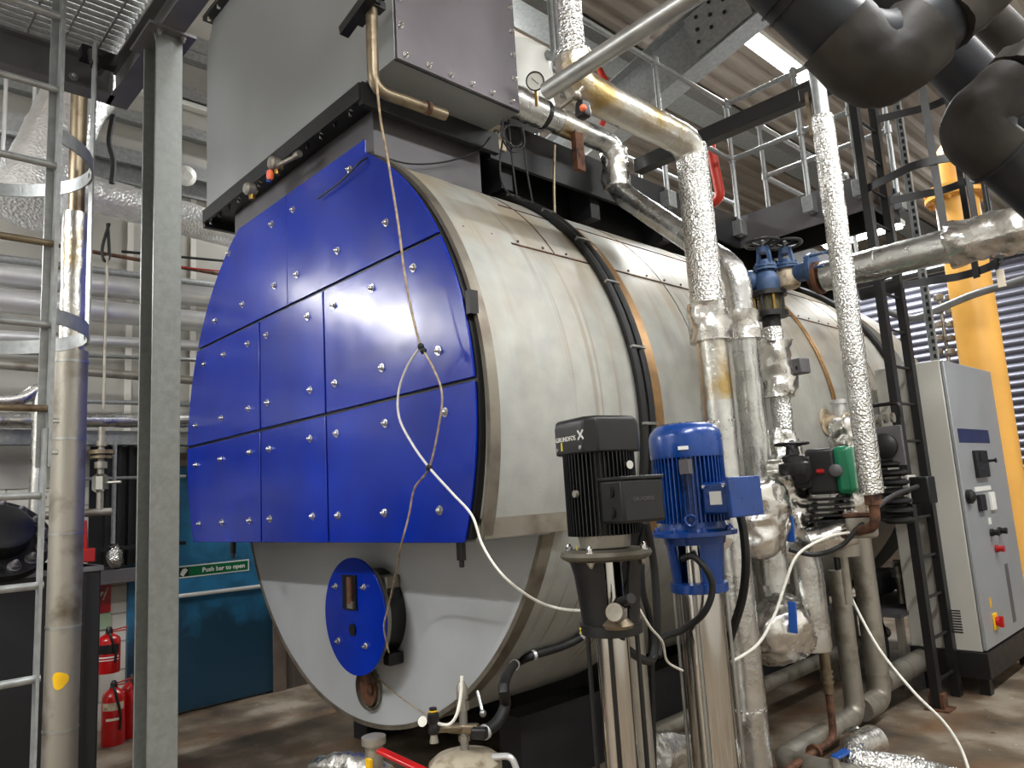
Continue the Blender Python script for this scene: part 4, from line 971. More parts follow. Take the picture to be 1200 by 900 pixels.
# conduit and fittings behind cage
a=q(1170,325,y=7.5)
pipe('conduit_tube',[(a.x+1.2,7.5,q(1200,328,y=7.5).z+.1),q(1140,345,y=7.5),q(1070,375,y=7.5),q(1040,365,y=7.5)],.034,'galvd','grey conduit tube crossing in front of the shutter below the cage',bend=.1)
mf=thing('pipe_manifold','cluster of small pipe fittings against the shutter above the cabinet','fitting',q(1110,400,y=8.0))
for i in range(5):
    for j in range(3):
        p=q(1100+14*j,352+16*i,y=8.0); MB().lathe([(.03,0),(.045,.01),(.045,.05),(.03,.06)],p,(0,0,1),10).build('fitting','alud',mf)
for j in range(3):
    a=q(1100+14*j,345,y=8.02); b=q(1104+14*j,425,y=8.02); MB().cyl(a,(a.x,8.02,b.z),.018,n=8).build('tube','alud',mf)
tg=q(1173,326,x=LX+.7); MB().box(tg,(.05,.01,.13)).build('paper_tag','tag',label='pale paper tag tied to the lower cage hoop',cat='tag')
# ================================================================== pumps
def pump(label,px1,py1,px2,py2,d,rot,black):
    xy=bear(px1,py1,px2,py2,d); X,Y_=xy.x,xy.y; Z=lambda py,px=None:zat(px1+(px2-px1)*(py-py1)/(py2-py1),py,xy)
    R=Matrix.Rotation(rot,3,'Z'); c=V((X,Y_,0)); t=thing('booster_pump',label,'pump',(X,Y_,0))
    def P_(x,y,z): return c+R@V((x,y,0))+V((0,0,z))
    return xy,Z,R,c,t,P_
# black pump
xy,Z,R,c,t,P_=pump('tall vertical pump with charcoal motor and squared maker-marked cap',700,510,727,880,2.62*.985,math.radians(-13.7),True)
S=.118; ch=.035
z0,z1=Z(532),Z(491)
oc=[(S,-S+ch),(S,S-ch),(S-ch,S),(-S+ch,S),(-S,S-ch),(-S,-S+ch),(-S+ch,-S),(S-ch,-S)]
cap=MB(); vs=[];lv=[(z0,1.0),(z1-.03,1.0),(z1-.008,.97),(z1,.88)]
for zz_,k in lv: vs+= [P_(x*k,y*k,zz_) for x,y in oc]
fs=[tuple(range(8)),tuple(24+i for i in range(8))]
for l in range(3): fs+=[(l*8+i,l*8+(i+1)%8,(l+1)*8+(i+1)%8,(l+1)*8+i) for i in range(8)]
cap.add(vs,fs); cp=cap.build('fan_cowl','char',t,bevel=.006)
ex=R@V((1,0,0)); ey=R@V((0,1,0))
MB().text('GRUNDFOS',.0225,P_(-S+.042,-S-.0015,z1-.075),ex,(0,0,1),.0008).build('maker_lettering','white',cp)
lg=P_(S-.060,-S-.0015,z1-.062)
MB().bar(lg+V((0,0,-.014)),lg+ex*.03+V((0,0,.016)),.006,.002,-ey).bar(lg+V((0,0,.016)),lg+ex*.012+V((0,0,.002)),.006,.002,-ey).bar(lg+ex*.018+V((0,0,-.001)),lg+ex*.03+V((0,0,-.014)),.006,.002,-ey).build('maker_emblem','white',cp)
for x_ in(-S+.048,S-.05): MB().lathe([(.007,0),(.007,.004)],P_(x_,-S,z0+.02),-ey,10).build('screw','nut',cp)
MB().box(P_(-S+.075,-S-.001,z0+.03),(.008,.002,.028),R).build('arrow_sticker','ymark',cp)
zb=Z(626)
MB().cyl(P_(0,0,zb),P_(0,0,z0+.01),.098,n=40).build('motor_body','black',t)
for i in range(52):
    a=2*PI*i/52
    if abs((a+PI)%(2*PI)-PI)<.0: continue
    d_=R@V((math.cos(a),math.sin(a),0)); MB().bar(c+d_*.108+V((0,0,zb)),c+d_*.108+V((0,0,z0)),.0035,.03,d_).build('cooling_fin','black',t)
tb0,tb1=Z(612),Z(564)
tb=MB().box(P_(.165,.0,(tb0+tb1)/2),(.12,.17,tb1-tb0),R).build('terminal_box','char',t,bevel=.01)
MB().box(P_(.165,.0,tb1+.003),(.125,.175,.012),R).build('terminal_lid','char',tb,bevel=.003)
for k in(.03,-.035): MB().lathe([(.019,0),(.019,.005),(.013,.005),(.013,.008)],P_(.165,-.085,(tb0+tb1)/2+k),-ey,20).build('knockout','black',tb)
MB().text('GRUNDFOS',.016,P_(.2265,-.045,(tb0+tb1)/2+.0),ey,(0,0,1),.0005).build('moulded_lettering','dgrey',tb)
MB().lathe([(.012,0),(.012,.012)],P_(.03,-.12,Z(577)),-ey,12).build('eye_bolt','alud',t)
MB().lathe([(.014,0),(.014,.014)],P_(.13,.02,Z(548)),ex,12).build('eye_bolt','nut',t)
MB().lathe([(.075,0),(.085,.004),(.09,zb-Z(642))],P_(0,0,Z(642)),(0,0,1),36).build('motor_lantern','alud',t)
zf=Z(655); fl_=MB().lathe([(.135,0),(.15,.008),(.155,.018),(.15,.03),(.11,.036)],P_(0,0,zf),(0,0,1),44).build('motor_flange',mat('grimy cast flange',(.36,.34,.30),.6,.4,.25,20),t)
for i in range(4):
    a=i*PI/2+.55; d_=R@V((math.cos(a),math.sin(a),0)); hexnut(MB(),c+d_*.135+V((0,0,zf+.03)),(0,0,1),.012,.018).build('bolt','nut',fl_)
    hexnut(MB(),c+d_*.13+V((0,0,zf)),(0,0,-1),.011,.014).build('bolt','alud',fl_)
zr=Z(742); zr1=Z(729)
MB().lathe([(.097,0),(.104,.004),(.104,zr1-zr),(.09,zr1-zr+.004)],P_(0,0,zr),(0,0,1),36).build('bracket_ring','black',t)
# bracket walls leaving windows
for a0_,a1_ in((-2.3,-.72),(.02,1.2),(2.2,3.3)):
    vs=[];fs=[];n=8;z_a=zr1;z_b=zf
    for i in range(n+1):
        a=a0_+(a1_-a0_)*i/n-.0
        for zz_,r_ in((z_a,.095),(z_a+(z_b-z_a)*.75,.112),(z_b,.125)): vs.append(P_(r_*math.cos(a),r_*math.sin(a),zz_))
        for zz_,r_ in((z_a,.085),(z_a+(z_b-z_a)*.75,.102),(z_b,.11)): vs.append(P_(r_*math.cos(a),r_*math.sin(a),zz_))
    for i in range(n):
        for j in(0,1): fs+=[(i*6+j,i*6+j+1,i*6+j+7,i*6+j+6),(i*6+3+j,i*6+j+4,i*6+j+10,i*6+j+9)]
        fs+=[(i*6,i*6+6,i*6+9,i*6+3),(i*6+2,i*6+8,i*6+11,i*6+5)]
    fs+=[(0,1,4,3),(1,2,5,4),(n*6,n*6+3,n*6+4,n*6+1),(n*6+1,n*6+4,n*6+5,n*6+2)]
    MB().add(vs,fs).build('bracket_wall','black',t)
MB().cyl(P_(0,0,zr1),P_(0,0,zf),.05).build('coupling_guard','steel',t)
MB().lathe([(.055,0),(.055,zr)],P_(0,0,0),(0,0,1),48).build('pump_sleeve','steel',t)
for i in range(4):
    a=i*PI/2+.85; d_=R@V((math.cos(a),math.sin(a),0)); MB().cyl(c+d_*.078+V((0,0,.1)),c+d_*.082+V((0,0,zr)),.008,n=10).build('tie_rod','black',t)
MB().lathe([(.13,0),(.13,.03),(.10,.06),(.10,.12)],P_(0,0,0),(0,0,1),36).build('pump_base','char',t)
for (pp,zz_,r_) in(((-.02,-.098),Z(640),.098),((-.045,-.098),zr+.016,.105)):
    a=-1.9 if r_<.1 else -1.95
    dd_=R@V((math.cos(a),math.sin(a),0)); o=c+dd_*(r_+.001)+V((0,0,zz_)); tt=V((0,0,1)).cross(dd_)
    MB().bar(o-tt*.008-V((0,0,.009)),o+tt*.008+V((0,0,.009)),.003,.002,dd_).bar(o-tt*.008+V((0,0,.009)),o+tt*.008-V((0,0,.009)),.003,.002,dd_).build('yellow_cross','ymark',t)
gs=c+(R@V((.105,-.05,0)))+V((0,0,zr1+.05))
gd=thing('pressure_gauge','brass pressure gauge and black transducer on the bracket of the charcoal pump','gauge',gs)
MB().cyl(gs,gs+ex*.03-ey*.02,.016).cyl(gs+ex*.03-ey*.02,gs+ex*.05-ey*.05+V((0,0,.01)),.028).build('gauge_case','alud',gd)
MB().lathe([(.045,0),(.05,.01),(.03,.03)],gs+V((0,0,-.05)),(0,0,1),20).build('gauge_cup','brown',gd)
MB().cyl(gs+ex*.02+V((0,0,.03)),gs+ex*.09-ey*.01+V((0,0,.05)),.016).build('transducer','black',gd)
# grey pipe behind black pump
v=bear(742,780,751,890,2.95); pipe('grey_pipe',[(v.x,v.y,0.02),(v.x,v.y,zat(738,715,v))],.052,'alud','mottled grey upright pipe close behind the charcoal pump')
# blue pump
xy,Z,R,c,t,P_=pump('tall vertical pump with glossy blue motor and domed cap',800,515,838,850,3.12,math.radians(-8),False)
ex=R@V((1,0,0)); ey=R@V((0,1,0)); BM=M['bluem']
z0,z1=Z(537),Z(498); H=z1-z0
cp=MB().lathe([(.145,0),(.147,.01),(.147,H*.62),(.138,H*.8),(.118,H*.95),(.10,H),(.02,H+.004)],P_(0,0,z0),(0,0,1),44).build('fan_cowl',BM,t)
for i in range(22):
    a=2*PI*i/22; d_=V((math.cos(a),math.sin(a),0)); MB().bar(c+d_*.05+V((0,0,z1+.004)),c+d_*.095+V((0,0,z1+.002)),.008,.002).build('vent_slot','black',cp)
pp=P_(.09,-.118,z0+.035); nn=(R@V((.61,-.79,0))); tt=V((0,0,1)).cross(nn)
MB().bar(pp+nn*.0-tt*.02,pp+tt*.02,.014,.006,nn).build('maker_plate','white',cp)
zb=Z(611)
MB().cyl(P_(0,0,zb),P_(0,0,z0+.01),.118,n=40).build('motor_body',BM,t)
for i in range(50):
    a=2*PI*i/50; d_=R@V((math.cos(a),math.sin(a),0)); MB().bar(c+d_*.128+V((0,0,zb)),c+d_*.128+V((0,0,z0)),.0045,.032,d_).build('cooling_fin',BM,t)
tb0,tb1=Z(602),Z(567)
tb=MB().box(P_(.19,.01,(tb0+tb1)/2),(.13,.17,tb1-tb0),R).build('terminal_box',BM,t,bevel=.008)
MB().box(P_(.255,.01,(tb0+tb1)/2),(.02,.19,tb1-tb0+.03),R).build('terminal_lid',BM,tb,bevel=.004)
MB().box(P_(.19,-.077,(tb0+tb1)/2),(.055,.003,.05),R).build('rating_label','white',tb)
for k in(-.06,.06): MB().lathe([(.007,0),(.007,.012)],P_(.19+k*.8,-.075,tb1-.015),-ey,10).build('screw','nut',tb)
for a,zz_ in((-2.3,Z(568)),(-.9,Z(608))):
    d_=R@V((math.cos(a),math.sin(a),0)); o=c+d_*.155+V((0,0,zz_)); s_=d_.cross(V((0,0,1)))
    MB().sweep([o+(s_*math.cos(2*PI*i/20)+V((0,0,1))*math.sin(2*PI*i/20))*.02 for i in range(20)],.006,6,closed=True).build('eye_bolt',BM,t)
MB().bx((c.x+.06,c.y-.15,Z(556)),(c.x+.10,c.y-.12,Z(540))).build('rating_plate','dgrey',t)
zf=Z(628); fl_=MB().lathe([(.14,0),(.168,.004),(.168,.02),(.13,.03),(.125,zb-zf)],P_(0,0,zf),(0,0,1),44).build('motor_flange',BM,t)
for i in range(8):
    a=i*PI/4+.2; d_=R@V((math.cos(a),math.sin(a),0)); hexnut(MB(),c+d_*.15+V((0,0,zf+.02)),(0,0,1),.011,.016).build('bolt','bluem',fl_)
zr,zr1=Z(693),Z(682)
MB().lathe([(.105,0),(.113,.003),(.113,zr1-zr),(.10,zr1-zr+.003)],P_(0,0,zr),(0,0,1),40).build('bracket_ring',BM,t)
MB().lathe([(.118,0),(.125,.03)],P_(0,0,zf-.03),(0,0,1),36).build('bracket_top',BM,t)
for a0_,a1_ in((-2.9,-1.62),(-.72,.25),(.9,1.8),(2.3,2.9)):
    vs=[];fs=[];n=8
    for i in range(n+1):
        a=a0_+(a1_-a0_)*i/n
        for zz_,r_ in((zr1,.10),(zf,.118)): vs.append(P_(r_*math.cos(a),r_*math.sin(a),zz_))
        for zz_,r_ in((zr1,.09),(zf,.106)): vs.append(P_(r_*math.cos(a),r_*math.sin(a),zz_))
    for i in range(n):
        o=i*4; fs+=[(o,o+1,o+5,o+4),(o+2,o+6,o+7,o+3),(o,o+4,o+6,o+2),(o+1,o+3,o+7,o+5)]
    fs+=[(0,2,3,1),(n*4,n*4+1,n*4+3,n*4+2)]
    MB().add(vs,fs).build('bracket_wall',BM,t)
MB().cyl(P_(0,0,zr1),P_(0,0,zf-.02),.07).build('coupling_guard','steel',t)
MB().lathe([(.088,0),(.088,zr)],P_(0,0,0),(0,0,1),48).build('pump_sleeve','steel',t)
for i in range(4):
    a=i*PI/2+.5; d_=R@V((math.cos(a),math.sin(a),0)); MB().cyl(c+d_*.103+V((0,0,.1)),c+d_*.103+V((0,0,zr)),.007,n=10).build('tie_rod','alu',t)
MB().lathe([(.15,0),(.15,.03),(.12,.06),(.12,.12)],P_(0,0,0),(0,0,1),36).build('pump_base',BM,t)
BX=xy
# hoses
def hose(label,pts,r,m='blackm',cat='cable',nm='power_cable'):
    return MB().sweep(spline(pts),r,10).build(nm,m,label=label,cat=cat)
hose('thick black cable dropping from the charcoal pump terminal box',[q(757,612,h=2.78),q(766,660,h=2.85),q(770,720,h=2.85),q(768,760,h=2.85),q(760,775,h=2.8),q(735,760,h=2.6),q(724,735,h=2.52),q(724,718,h=2.5),q(733,706,h=2.52),q(742,708,h=2.5)],.0145)
hose('thinner black cable hanging between the two pumps',[q(752,640,h=2.95),q(753,690,h=2.95),q(762,730,h=3.0),q(764,800,h=3.0),q(766,900,h=3.0)],.012)
hose('black cable looping from the blue pump bracket window',[q(800,655,h=3.02),q(812,652,h=2.98),q(828,668,h=2.95),q(835,690,h=2.95),q(825,718,h=2.95),q(800,738,h=3.0),q(776,748,h=3.0),q(772,770,h=2.95)],.013)
hose('thick black cable curving down from the blue terminal box',[q(866,600,h=3.2),q(871,620,h=3.2),q(874,660,h=3.2),q(870,700,h=3.25),q(858,740,h=3.3),q(846,775,h=3.4)],.018)
hose('thin pale wire dangling beside the charcoal pump',[q(748,712,h=2.6),q(762,735,h=2.65),q(776,752,h=2.8),q(782,775,h=2.9),q(800,786,h=3.0)],.0045,'wcord','wire','signal_wire')
hose('white cable arching down in front of the foil covers',[q(995,624,h=4.4),q(968,630,h=4.3),q(935,650,h=4.2),q(920,685,h=4.15),q(908,720,h=4.1),q(888,755,h=4.0),q(857,776,h=3.9)],.0075,'wcord','cable','white_cable')
hose('long white cable running down to the floor past the grey pipes',[q(985,668,h=4.8),q(1000,705,h=4.8),q(1030,760,h=4.7),q(1070,810,h=4.6),q(1105,845,h=4.5),q(1125,875,h=4.4),q(1136,905,h=4.3)],.0075,'wcord','cable','white_cable')
hose('black cable sagging from the steam trap to the foil cover',[q(1075,570,h=5.0),q(1040,585,h=4.6),q(1003,622,h=4.42),q(985,640,h=4.4),q(955,650,h=4.35),q(925,644,h=4.3)],.013)
# ================================================================== front drain valves and pot
dp=2.75
pt=q(545,885,d=dp); vp_=thing('drain_pot','stained round steel pot with a valve cross on top','tank',(pt.x,pt.y,0))
MB().lathe([(.12,0),(.12,pt.z-.06),(.135,pt.z-.05),(.135,pt.z-.02),(.11,pt.z-.0),(.05,pt.z+.015),(.02,pt.z+.02)],(pt.x,pt.y,0),(0,0,1),40).build('pot_shell',mat('stained pot paint',(.66,.62,.54),.5,.2,0,14,.2,40,col2=(.38,.30,.22),mix=(.52,.72)),vp_)
MB().sweep(fil([(pt.x+.10,pt.y+.05,pt.z),(pt.x+.17,pt.y+.08,pt.z+.01),(pt.x+.19,pt.y+.09,pt.z-.06)],.03),.012,10).build('side_spout','wpipe',vp_)
st=q(542,845,d=dp); zt4=q(541,815,d=dp).z
MB().cyl((pt.x,pt.y,pt.z),(pt.x,pt.y,zt4),.016,n=14).build('riser','alu',vp_)
MB().lathe([(.024,0),(.024,.03)],(pt.x,pt.y,zt4-.06),(0,0,1),6).lathe([(.022,0),(.022,.04),(.012,.06)],(pt.x,pt.y,zt4-.02),(0,0,1),12).lathe([(.022,0),(.022,.02)],(pt.x,pt.y,pt.z+.05),(0,0,1),6).build('union_nut','alud',vp_)
zc_=q(543,855,d=dp).z
MB().box((pt.x,pt.y,zc_),(.12,.035,.035),Matrix.Rotation(.5,3,'Z')).build('valve_block','brown',vp_,bevel=.008)
e=q(562,859,d=dp-.03); MB().box(e,(.06,.04,.04),Matrix.Rotation(.5,3,'Z')).build('solenoid','black',vp_,bevel=.008)
rg=q(508,848,d=dp-.05); 
MB().lathe([(.018,-.035),(.022,-.02),(.016,0),(.021,.01),(.021,.035),(.014,.04),(.014,.055)],rg,(0,0,1),18).build('regulator_body','char',vp_)
MB().lathe([(.0155,0),(.0155,.005)],rg+V((0,0,.042)),(0,0,1),18).build('yellow_ring','yel',vp_)
MB().lathe([(.017,0),(.012,.03)],rg-V((0,0,.065)),(0,0,1),14).build('drain_bowl','alud',vp_)
MB().cyl(rg-V((0,0,.02)),V((pt.x,pt.y,zc_)),.012,n=12).build('cross_tube','brown',vp_)
k=q(497,846,d=dp-.08); dr=(CAM-k).normalized(); MB().lathe([(.015,0),(.018,.008),(.018,.014)],k,(dr.x-.5,dr.y,dr.z),20).build('small_gauge','steel',vp_)
k=q(566,836,d=dp+.1); MB().sph(k,.014,6).cyl(k,k+V((-.05,.02,.07)),.007,n=8).build('wing_tap','alu',vp_)
hose('thin white tube curling up from the drain pot valves',[q(512,848,d=dp-.05),q(526,849,d=dp-.05),q(535,838,d=dp-.05),q(540,815,d=dp-.02),q(541,792,d=dp)],.006,'wcord','tube','white_tube')
a=q(395,893,d=2.9); b=q(438,890,d=2.75)
fp=pipe('lagged_pipe',[q(375,905,d=3.0),q(418,899,d=2.85),q(452,918,d=2.7)],.06,'bag','crumpled foil lagged pipe at the bottom edge below the boiler front',wob=.02)
k=q(438,868,d=2.72); sv=thing('test_valve','small steel valve with red lever rising from the low foil pipe','valve',(k.x,k.y,k.z-.12))
MB().cyl((k.x,k.y,k.z-.14),(k.x,k.y,k.z),.032).lathe([(.045,0),(.045,.025),(.03,.03)],(k.x,k.y,k.z-.01),(0,0,1),16).build('valve_body','alud',sv)
MB().box((k.x+.02,k.y-.035,k.z-.09),(.03,.012,.08)).build('yellow_label','yel',sv)
a=q(444,879,d=2.66); b=q(500,905,d=2.55); MB().bar(a,b,.035,.014).build('red_lever','red',sv,bevel=.004)
pipe('lagged_pipe',[q(765,880,h=3.4),q(800,880,h=3.6),q(850,885,h=3.9)],.08,'bag','crumpled foil pipe low between the two pump sleeves',wob=.03)
# ================================================================== near black lagged pipes, top right
dN=1.95
BK=mat('black pipe lagging',(.09,.10,.125),.5,.1,0,4,.1,20,col2=(.08,.09,.12),mix=(.4,.6))
BE=mat('grimy pipe joint wrap',(.185,.16,.135),.6,.1,0,6,.2,16,col2=(.11,.10,.09),mix=(.4,.65))
n0,n1,n2=q(880,-60,d=dN),q(1030,88,d=dN),q(1190,-70,d=dN)
nb=pipe('overhead_pipe',[n0,n1,n2],.092,BK,'fat black lagged pipe elbow hanging nearest in the top corner',bend=.2)
MB().sweep(dens(fil([n1+(n0-n1)*.34,n1,n1+(n2-n1)*.30],.2,14),.02),.105,48,wob=.006).build('elbow_wrap',BE,nb)
for t_ in(.62,.68): MB().cyl(n1.lerp(n0,t_),n1.lerp(n0,t_+.01),.10).build('joint_ridge',BK,nb)
MB().sweep(dens([n1.lerp(n2,.42),n1.lerp(n2,.75)],.02),.106,48,wob=.014).build('joint_wrap',BE,nb)
dN2=2.15
n0,n1,n2=q(1250,40,d=dN2),q(1132,150,d=dN2),q(1260,262,d=dN2)
nb=pipe('overhead_pipe',[n0,n1,n2],.075,BK,'black lagged pipe elbow at the right edge below the fat elbow',bend=.16)
MB().sweep(dens(fil([n1+(n0-n1)*.45,n1,n1+(n2-n1)*.3],.16,14),.02),.088,48,wob=.005).build('elbow_wrap',BE,nb)
MB().sweep(dens([n1.lerp(n0,.5),n1.lerp(n0,.62)],.03),.092,40,wob=.02).build('joint_wrap',BE,nb)
MB().cyl(n1.lerp(n2,.30),n1.lerp(n2,.32),.094).build('joint_ridge',BK,nb)
dN3=2.5
n0,n1=q(1000,-50,d=dN3),q(1240,200,d=dN3)
pipe('overhead_pipe',[n0,n1],.09,BK,'straight black lagged pipe passing behind the two black elbows')
n0,n1=q(1100,-40,d=dN3+.4),q(1260,120,d=dN3+.4)
pipe('overhead_pipe',[n0,n1],.07,BE,'brown black lagged pipe at the very top right corner')
a=q(1120,-30,y=5.3); b=q(1150,100,y=5.3)
MB().bar((a.x,5.3,a.z+.5),(a.x+.0,5.3,q(1135,100,y=5.3).z),.05,.05).build('hanger_angle','galv',label='pale steel hanger glimpsed between the black overhead pipes',cat='beam')
# ================================================================== galvanised mezzanine, left
vc=bear(190,60,183,880,3.08); zc_=zat(193,50,vc)
co=thing('steel_column','galvanised H section column standing in front of the blue door','column',(vc.x,vc.y,0))
W_,D2=.102,.155
MB().bx((vc.x+D2/2-.011,vc.y-W_/2,0),(vc.x+D2/2,vc.y+W_/2,zc_)).bx((vc.x-D2/2,vc.y-W_/2,0),(vc.x-D2/2+.011,vc.y+W_/2,zc_)).bx((vc.x-D2/2+.01,vc.y-.005,0),(vc.x+D2/2-.01,vc.y+.005,zc_)).build('column_section','galvc',co,bevel=.002)
MB().bx((vc.x-.14,vc.y-.12,0),(vc.x+.14,vc.y+.12,.015)).build('base_plate','galv',co)
MB().bx((vc.x-.12,vc.y-.09,zc_-.012),(vc.x+.12,vc.y+.09,zc_)).build('cap_plate','galvd',co)
for sx in(.06,.10):
    for sy in(-.045,.045): hexnut(MB(),(vc.x+sx-.0,vc.y+sy,zc_-.012),(0,0,-1),.012,.02).build('bolt','galvd',co)
cr=q(140,131,y=vc.y); ZG=zc_
print('mezz',cr,ZG)
xg=cr.x
mz=thing('mezzanine_frame','dark steel beam frame carrying the open grating, top left','platform',(xg,vc.y,ZG))
bh=.17
ibeam(MB(),(xg-.05,vc.y,ZG+bh/2),(xg+4.2,vc.y,ZG+bh/2),.09,bh).build('cross_beam','galvd',mz)
ibeam(MB(),(xg,vc.y-.03,ZG+bh/2),(xg,vc.y-3.5,ZG+bh/2),.09,bh).build('edge_beam','galvd',mz)
MB().bx((xg-.05,vc.y-.05,ZG+.0),(xg+.05,vc.y-.044,ZG+bh)).build('end_cleat','galv',mz)
MB().box(q(115,68,z=ZG+.1),(.05,.14,.06)).cyl(q(107,62,z=ZG+.1),q(112,78,z=ZG),.02).build('beam_clamp','black',mz)
hexnut(MB(),q(86,90,x=xg+.03),(1,0,0),.014,.018).build('bolt','galv',mz)
# grating: bearing bars along y, cross rods along x
gr=thing('floor_grating','galvanised open bar grating seen from below, top left','grating',(xg+.6,vc.y-1,ZG+bh))
gz0,gz1=ZG+bh,ZG+bh+.04
gb=MB(); x=xg+.04
while x<xg+2.7: gb.bx((x-.002,vc.y-2.2,gz0),(x+.002,vc.y-.05,gz1)); x+=.042
o=gb.build('bearing_bars','galv',gr)
gb=MB(); y=vc.y-2.2; k=0
while y<vc.y-.05:
    gb.bx((xg+.04,y-.004,gz0+.002),(xg+2.7,y+.004,gz0+.012)); y+=.13
o=gb.build('cross_rods','galv',gr)
# left caged ladder
hL=bear(62,250,48,880,2.95); LXL=hL.x; LYL=hL.y
zls=[q(30,a,x=LXL).z for a in(193,286,383,483,548,587,690,795)]
ll=thing('galvanised_ladder','galvanised cage ladder at the left edge of the picture','ladder',(LXL,LYL-.2,0))
spl=zat(56,530,hL)
MB().bx((LXL-.03,LYL-.006,spl-.05),(LXL+.03,LYL+.006,ZG+.8)).bx((LXL-.03,LYL-.03,spl-.05),(LXL-.024,LYL+.006,ZG+.8)).build('upper_stile','galv',ll)
MB().bx((LXL-.026,LYL-.016,0),(LXL+.026,LYL-.007,spl+.08)).build('lower_stile','galv',ll)
MB().bx((LXL-.03,LYL-.506,0),(LXL+.03,LYL-.494,ZG+.8)).build('upper_stile','galv',ll)
zr0=q(45,795,x=LXL).z; stp=(q(60,193,x=LXL).z-zr0)/6
for i in range(-3,9): MB().cyl((LXL,LYL,zr0+stp*i),(LXL,LYL-.5,zr0+stp*i),.0125,n=12).build('rung','galv' if i not in(3,5) else 'brown',ll)
for a in(493,530): MB().cyl((LXL,LYL+.03,zat(54,a,hL)),(LXL,LYL-.0,zat(54,a,hL)),.009,n=10).build('splice_bolt','nut',ll)
for a_,b_ in((150,0),(366,0)):
    zz_=q(70,a_,x=LXL).z
    pts=[V((LXL,LYL,zz_))]+[V((LXL-.36-.38*math.sin(a),LYL-.25+.44*math.cos(a),zz_)) for a in [-.95+(PI+1.9)*i/30 for i in range(31)]]+[V((LXL,LYL-.5,zz_))]
    MB().sweep(pts,1,sec=[(-.003,-.028),(.003,-.028),(.003,.028),(-.003,.028)]).build('cage_hoop','galv',ll)
    hexnut(MB(),(LXL-.36,LYL+.185,zz_),(.3,.8,0),.009,.01).build('hoop_bolt','nut',ll)
zb_=q(70,366,x=LXL).z
MB().bx((LXL-.39,LYL+.193,zb_-.03),(LXL-.33,LYL+.199,ZG+.1)).build('cage_strap','galv',ll)
# upright pipe by the ladder
vp=bear(84,140,79,890,4.3)
zs=zat(80,412,vp)
up=thing('upright_pipe','tall silver pipe with yellow paint blob standing behind the left ladder','pipe',(vp.x,vp.y,0))
MB().cyl((vp.x,vp.y,0),(vp.x,vp.y,zs),.075,n=32).build('clad_pipe','alud',up)
MB().sweep(dens([V((vp.x,vp.y,zs)),V((vp.x,vp.y,zat(83,250,vp)))],.03),.058,26,wob=.004).build('foil_wrap','foily',up)
MB().cyl((vp.x,vp.y,zat(83,250,vp)),(vp.x,vp.y,zat(84,110,vp)),.04,n=22).build('upper_pipe','brown',up)
for a in(425,515,625,733,852): zz_=zat(80,a,vp); MB().cyl((vp.x,vp.y,zz_-.006),(vp.x,vp.y,zz_+.006),.077,n=32).build('joint_band','alu',up)
pp=q(75,793,h=vp.length-.055); dd=(CAM-V((vp.x,vp.y,CAM.z))); dd.z=0; dd.normalize()
zz_=zat(78,793,vp)
sp_=MB()
tt=dd.cross(V((0,0,1)))
for (o,r_) in((0,.034),):
    n=20; ring=[]
    for kk in(.02,.35,.7,1):
      for i in range(n):
        a=2*PI*i/n; rr=kk*r_*(1+.12*math.sin(3*a+1)); uu=rr*math.cos(a)-.008; vv=rr*math.sin(a)*1.15
        th=uu/.076; ring.append(V((vp.x,vp.y,zz_+vv))+(dd*math.cos(th)-tt*math.sin(th))*.0765)
    sp_.add(ring,[(l*n+i,l*n+(i+1)%n,(l+1)*n+(i+1)%n,(l+1)*n+i) for l in range(3) for i in range(n)]+[tuple(range(n))])
sp_.build('yellow_blob','yel',up)
# foil duct leaning
a=q(97,100,d=5.2); b=q(30,240,d=4.6)
du=thing('foil_duct','fat crinkled foil duct slanting down to the left behind the left ladder','duct',b)
MB().sweep(dens([b,a+(a-b)*.4],.05),.20,36,wob=.012).build('duct_run','foilw',du)
MB().sweep(dens([b+(b-a).normalized()*.03,b+(a-b).normalized()*.10],.02),.207,36,wob=.006).build('end_band','foilw',du)
a=q(112,120,d=5.4); b=q(150,150,d=6.0)
MB().sweep(dens([q(66,190,d=5.7),q(135,85,d=5.7)],.04),.12,26,wob=.01).build('duct_elbow','foils',label='short foil elbow tucked behind the ladder cage strap',cat='duct')
# wall pipes
def wpipe(p0,p1,x,r,m,label,name='wall_pipe',cat='pipe',wob=0,ext=1.5,bands=(),group=None):
    a=q(*p0,x=x); b=q(*p1,x=x); d=b-a
    zm=(a.z+b.z)/2; a2=a-d.normalized()*ext*.8; b2=b+d.normalized()*ext
    t=thing(name,label,cat,a2)
    MB().sweep(dens([a2,b2],.15 if wob==0 else .05),r,22,wob=wob).build('pipe_run',m,t)
    for f in bands:
        p=a.lerp(b,f); MB().cyl(p-d.normalized()*.012,p+d.normalized()*.012,r*1.03).build('joint_band','alu',t)
    return t
wpipe((105,226),(270,271),-6.3,.145,'foilw','fat crinkled foil pipe level with the base of the flue box','lagged_pipe',wob=.012,ext=.3)
wpipe((0,322),(240,348),-6.5,.092,'wpipe','upper of the two wide pale pipes on the left wall',bands=(.2,))
wpipe((0,352),(236,377),-6.45,.090,'wpipe','lower of the two wide pale pipes on the left wall',bands=(.3,))
wpipe((0,394),(232,405),-6.5,.045,'wpipe','medium pale pipe just under the two wide pale pipes',bands=(.25,))
wpipe((0,427),(228,446),-6.5,.036,'alud','grimy brown silver pipe on the left wall')
wpipe((0,412),(228,422),-6.8,.018,'galv','slim conduit between the medium pale pipe and the grimy pipe','wall_conduit')
wpipe((100,470),(222,474),-6.7,.020,'galv','slim grey conduit above the foil wrapped wall pipe','wall_conduit',ext=.6)
wpipe((0,492),(222,493),-6.5,.058,'foils','foil wrapped pipe at head height on the left wall','lagged_pipe',wob=.01)
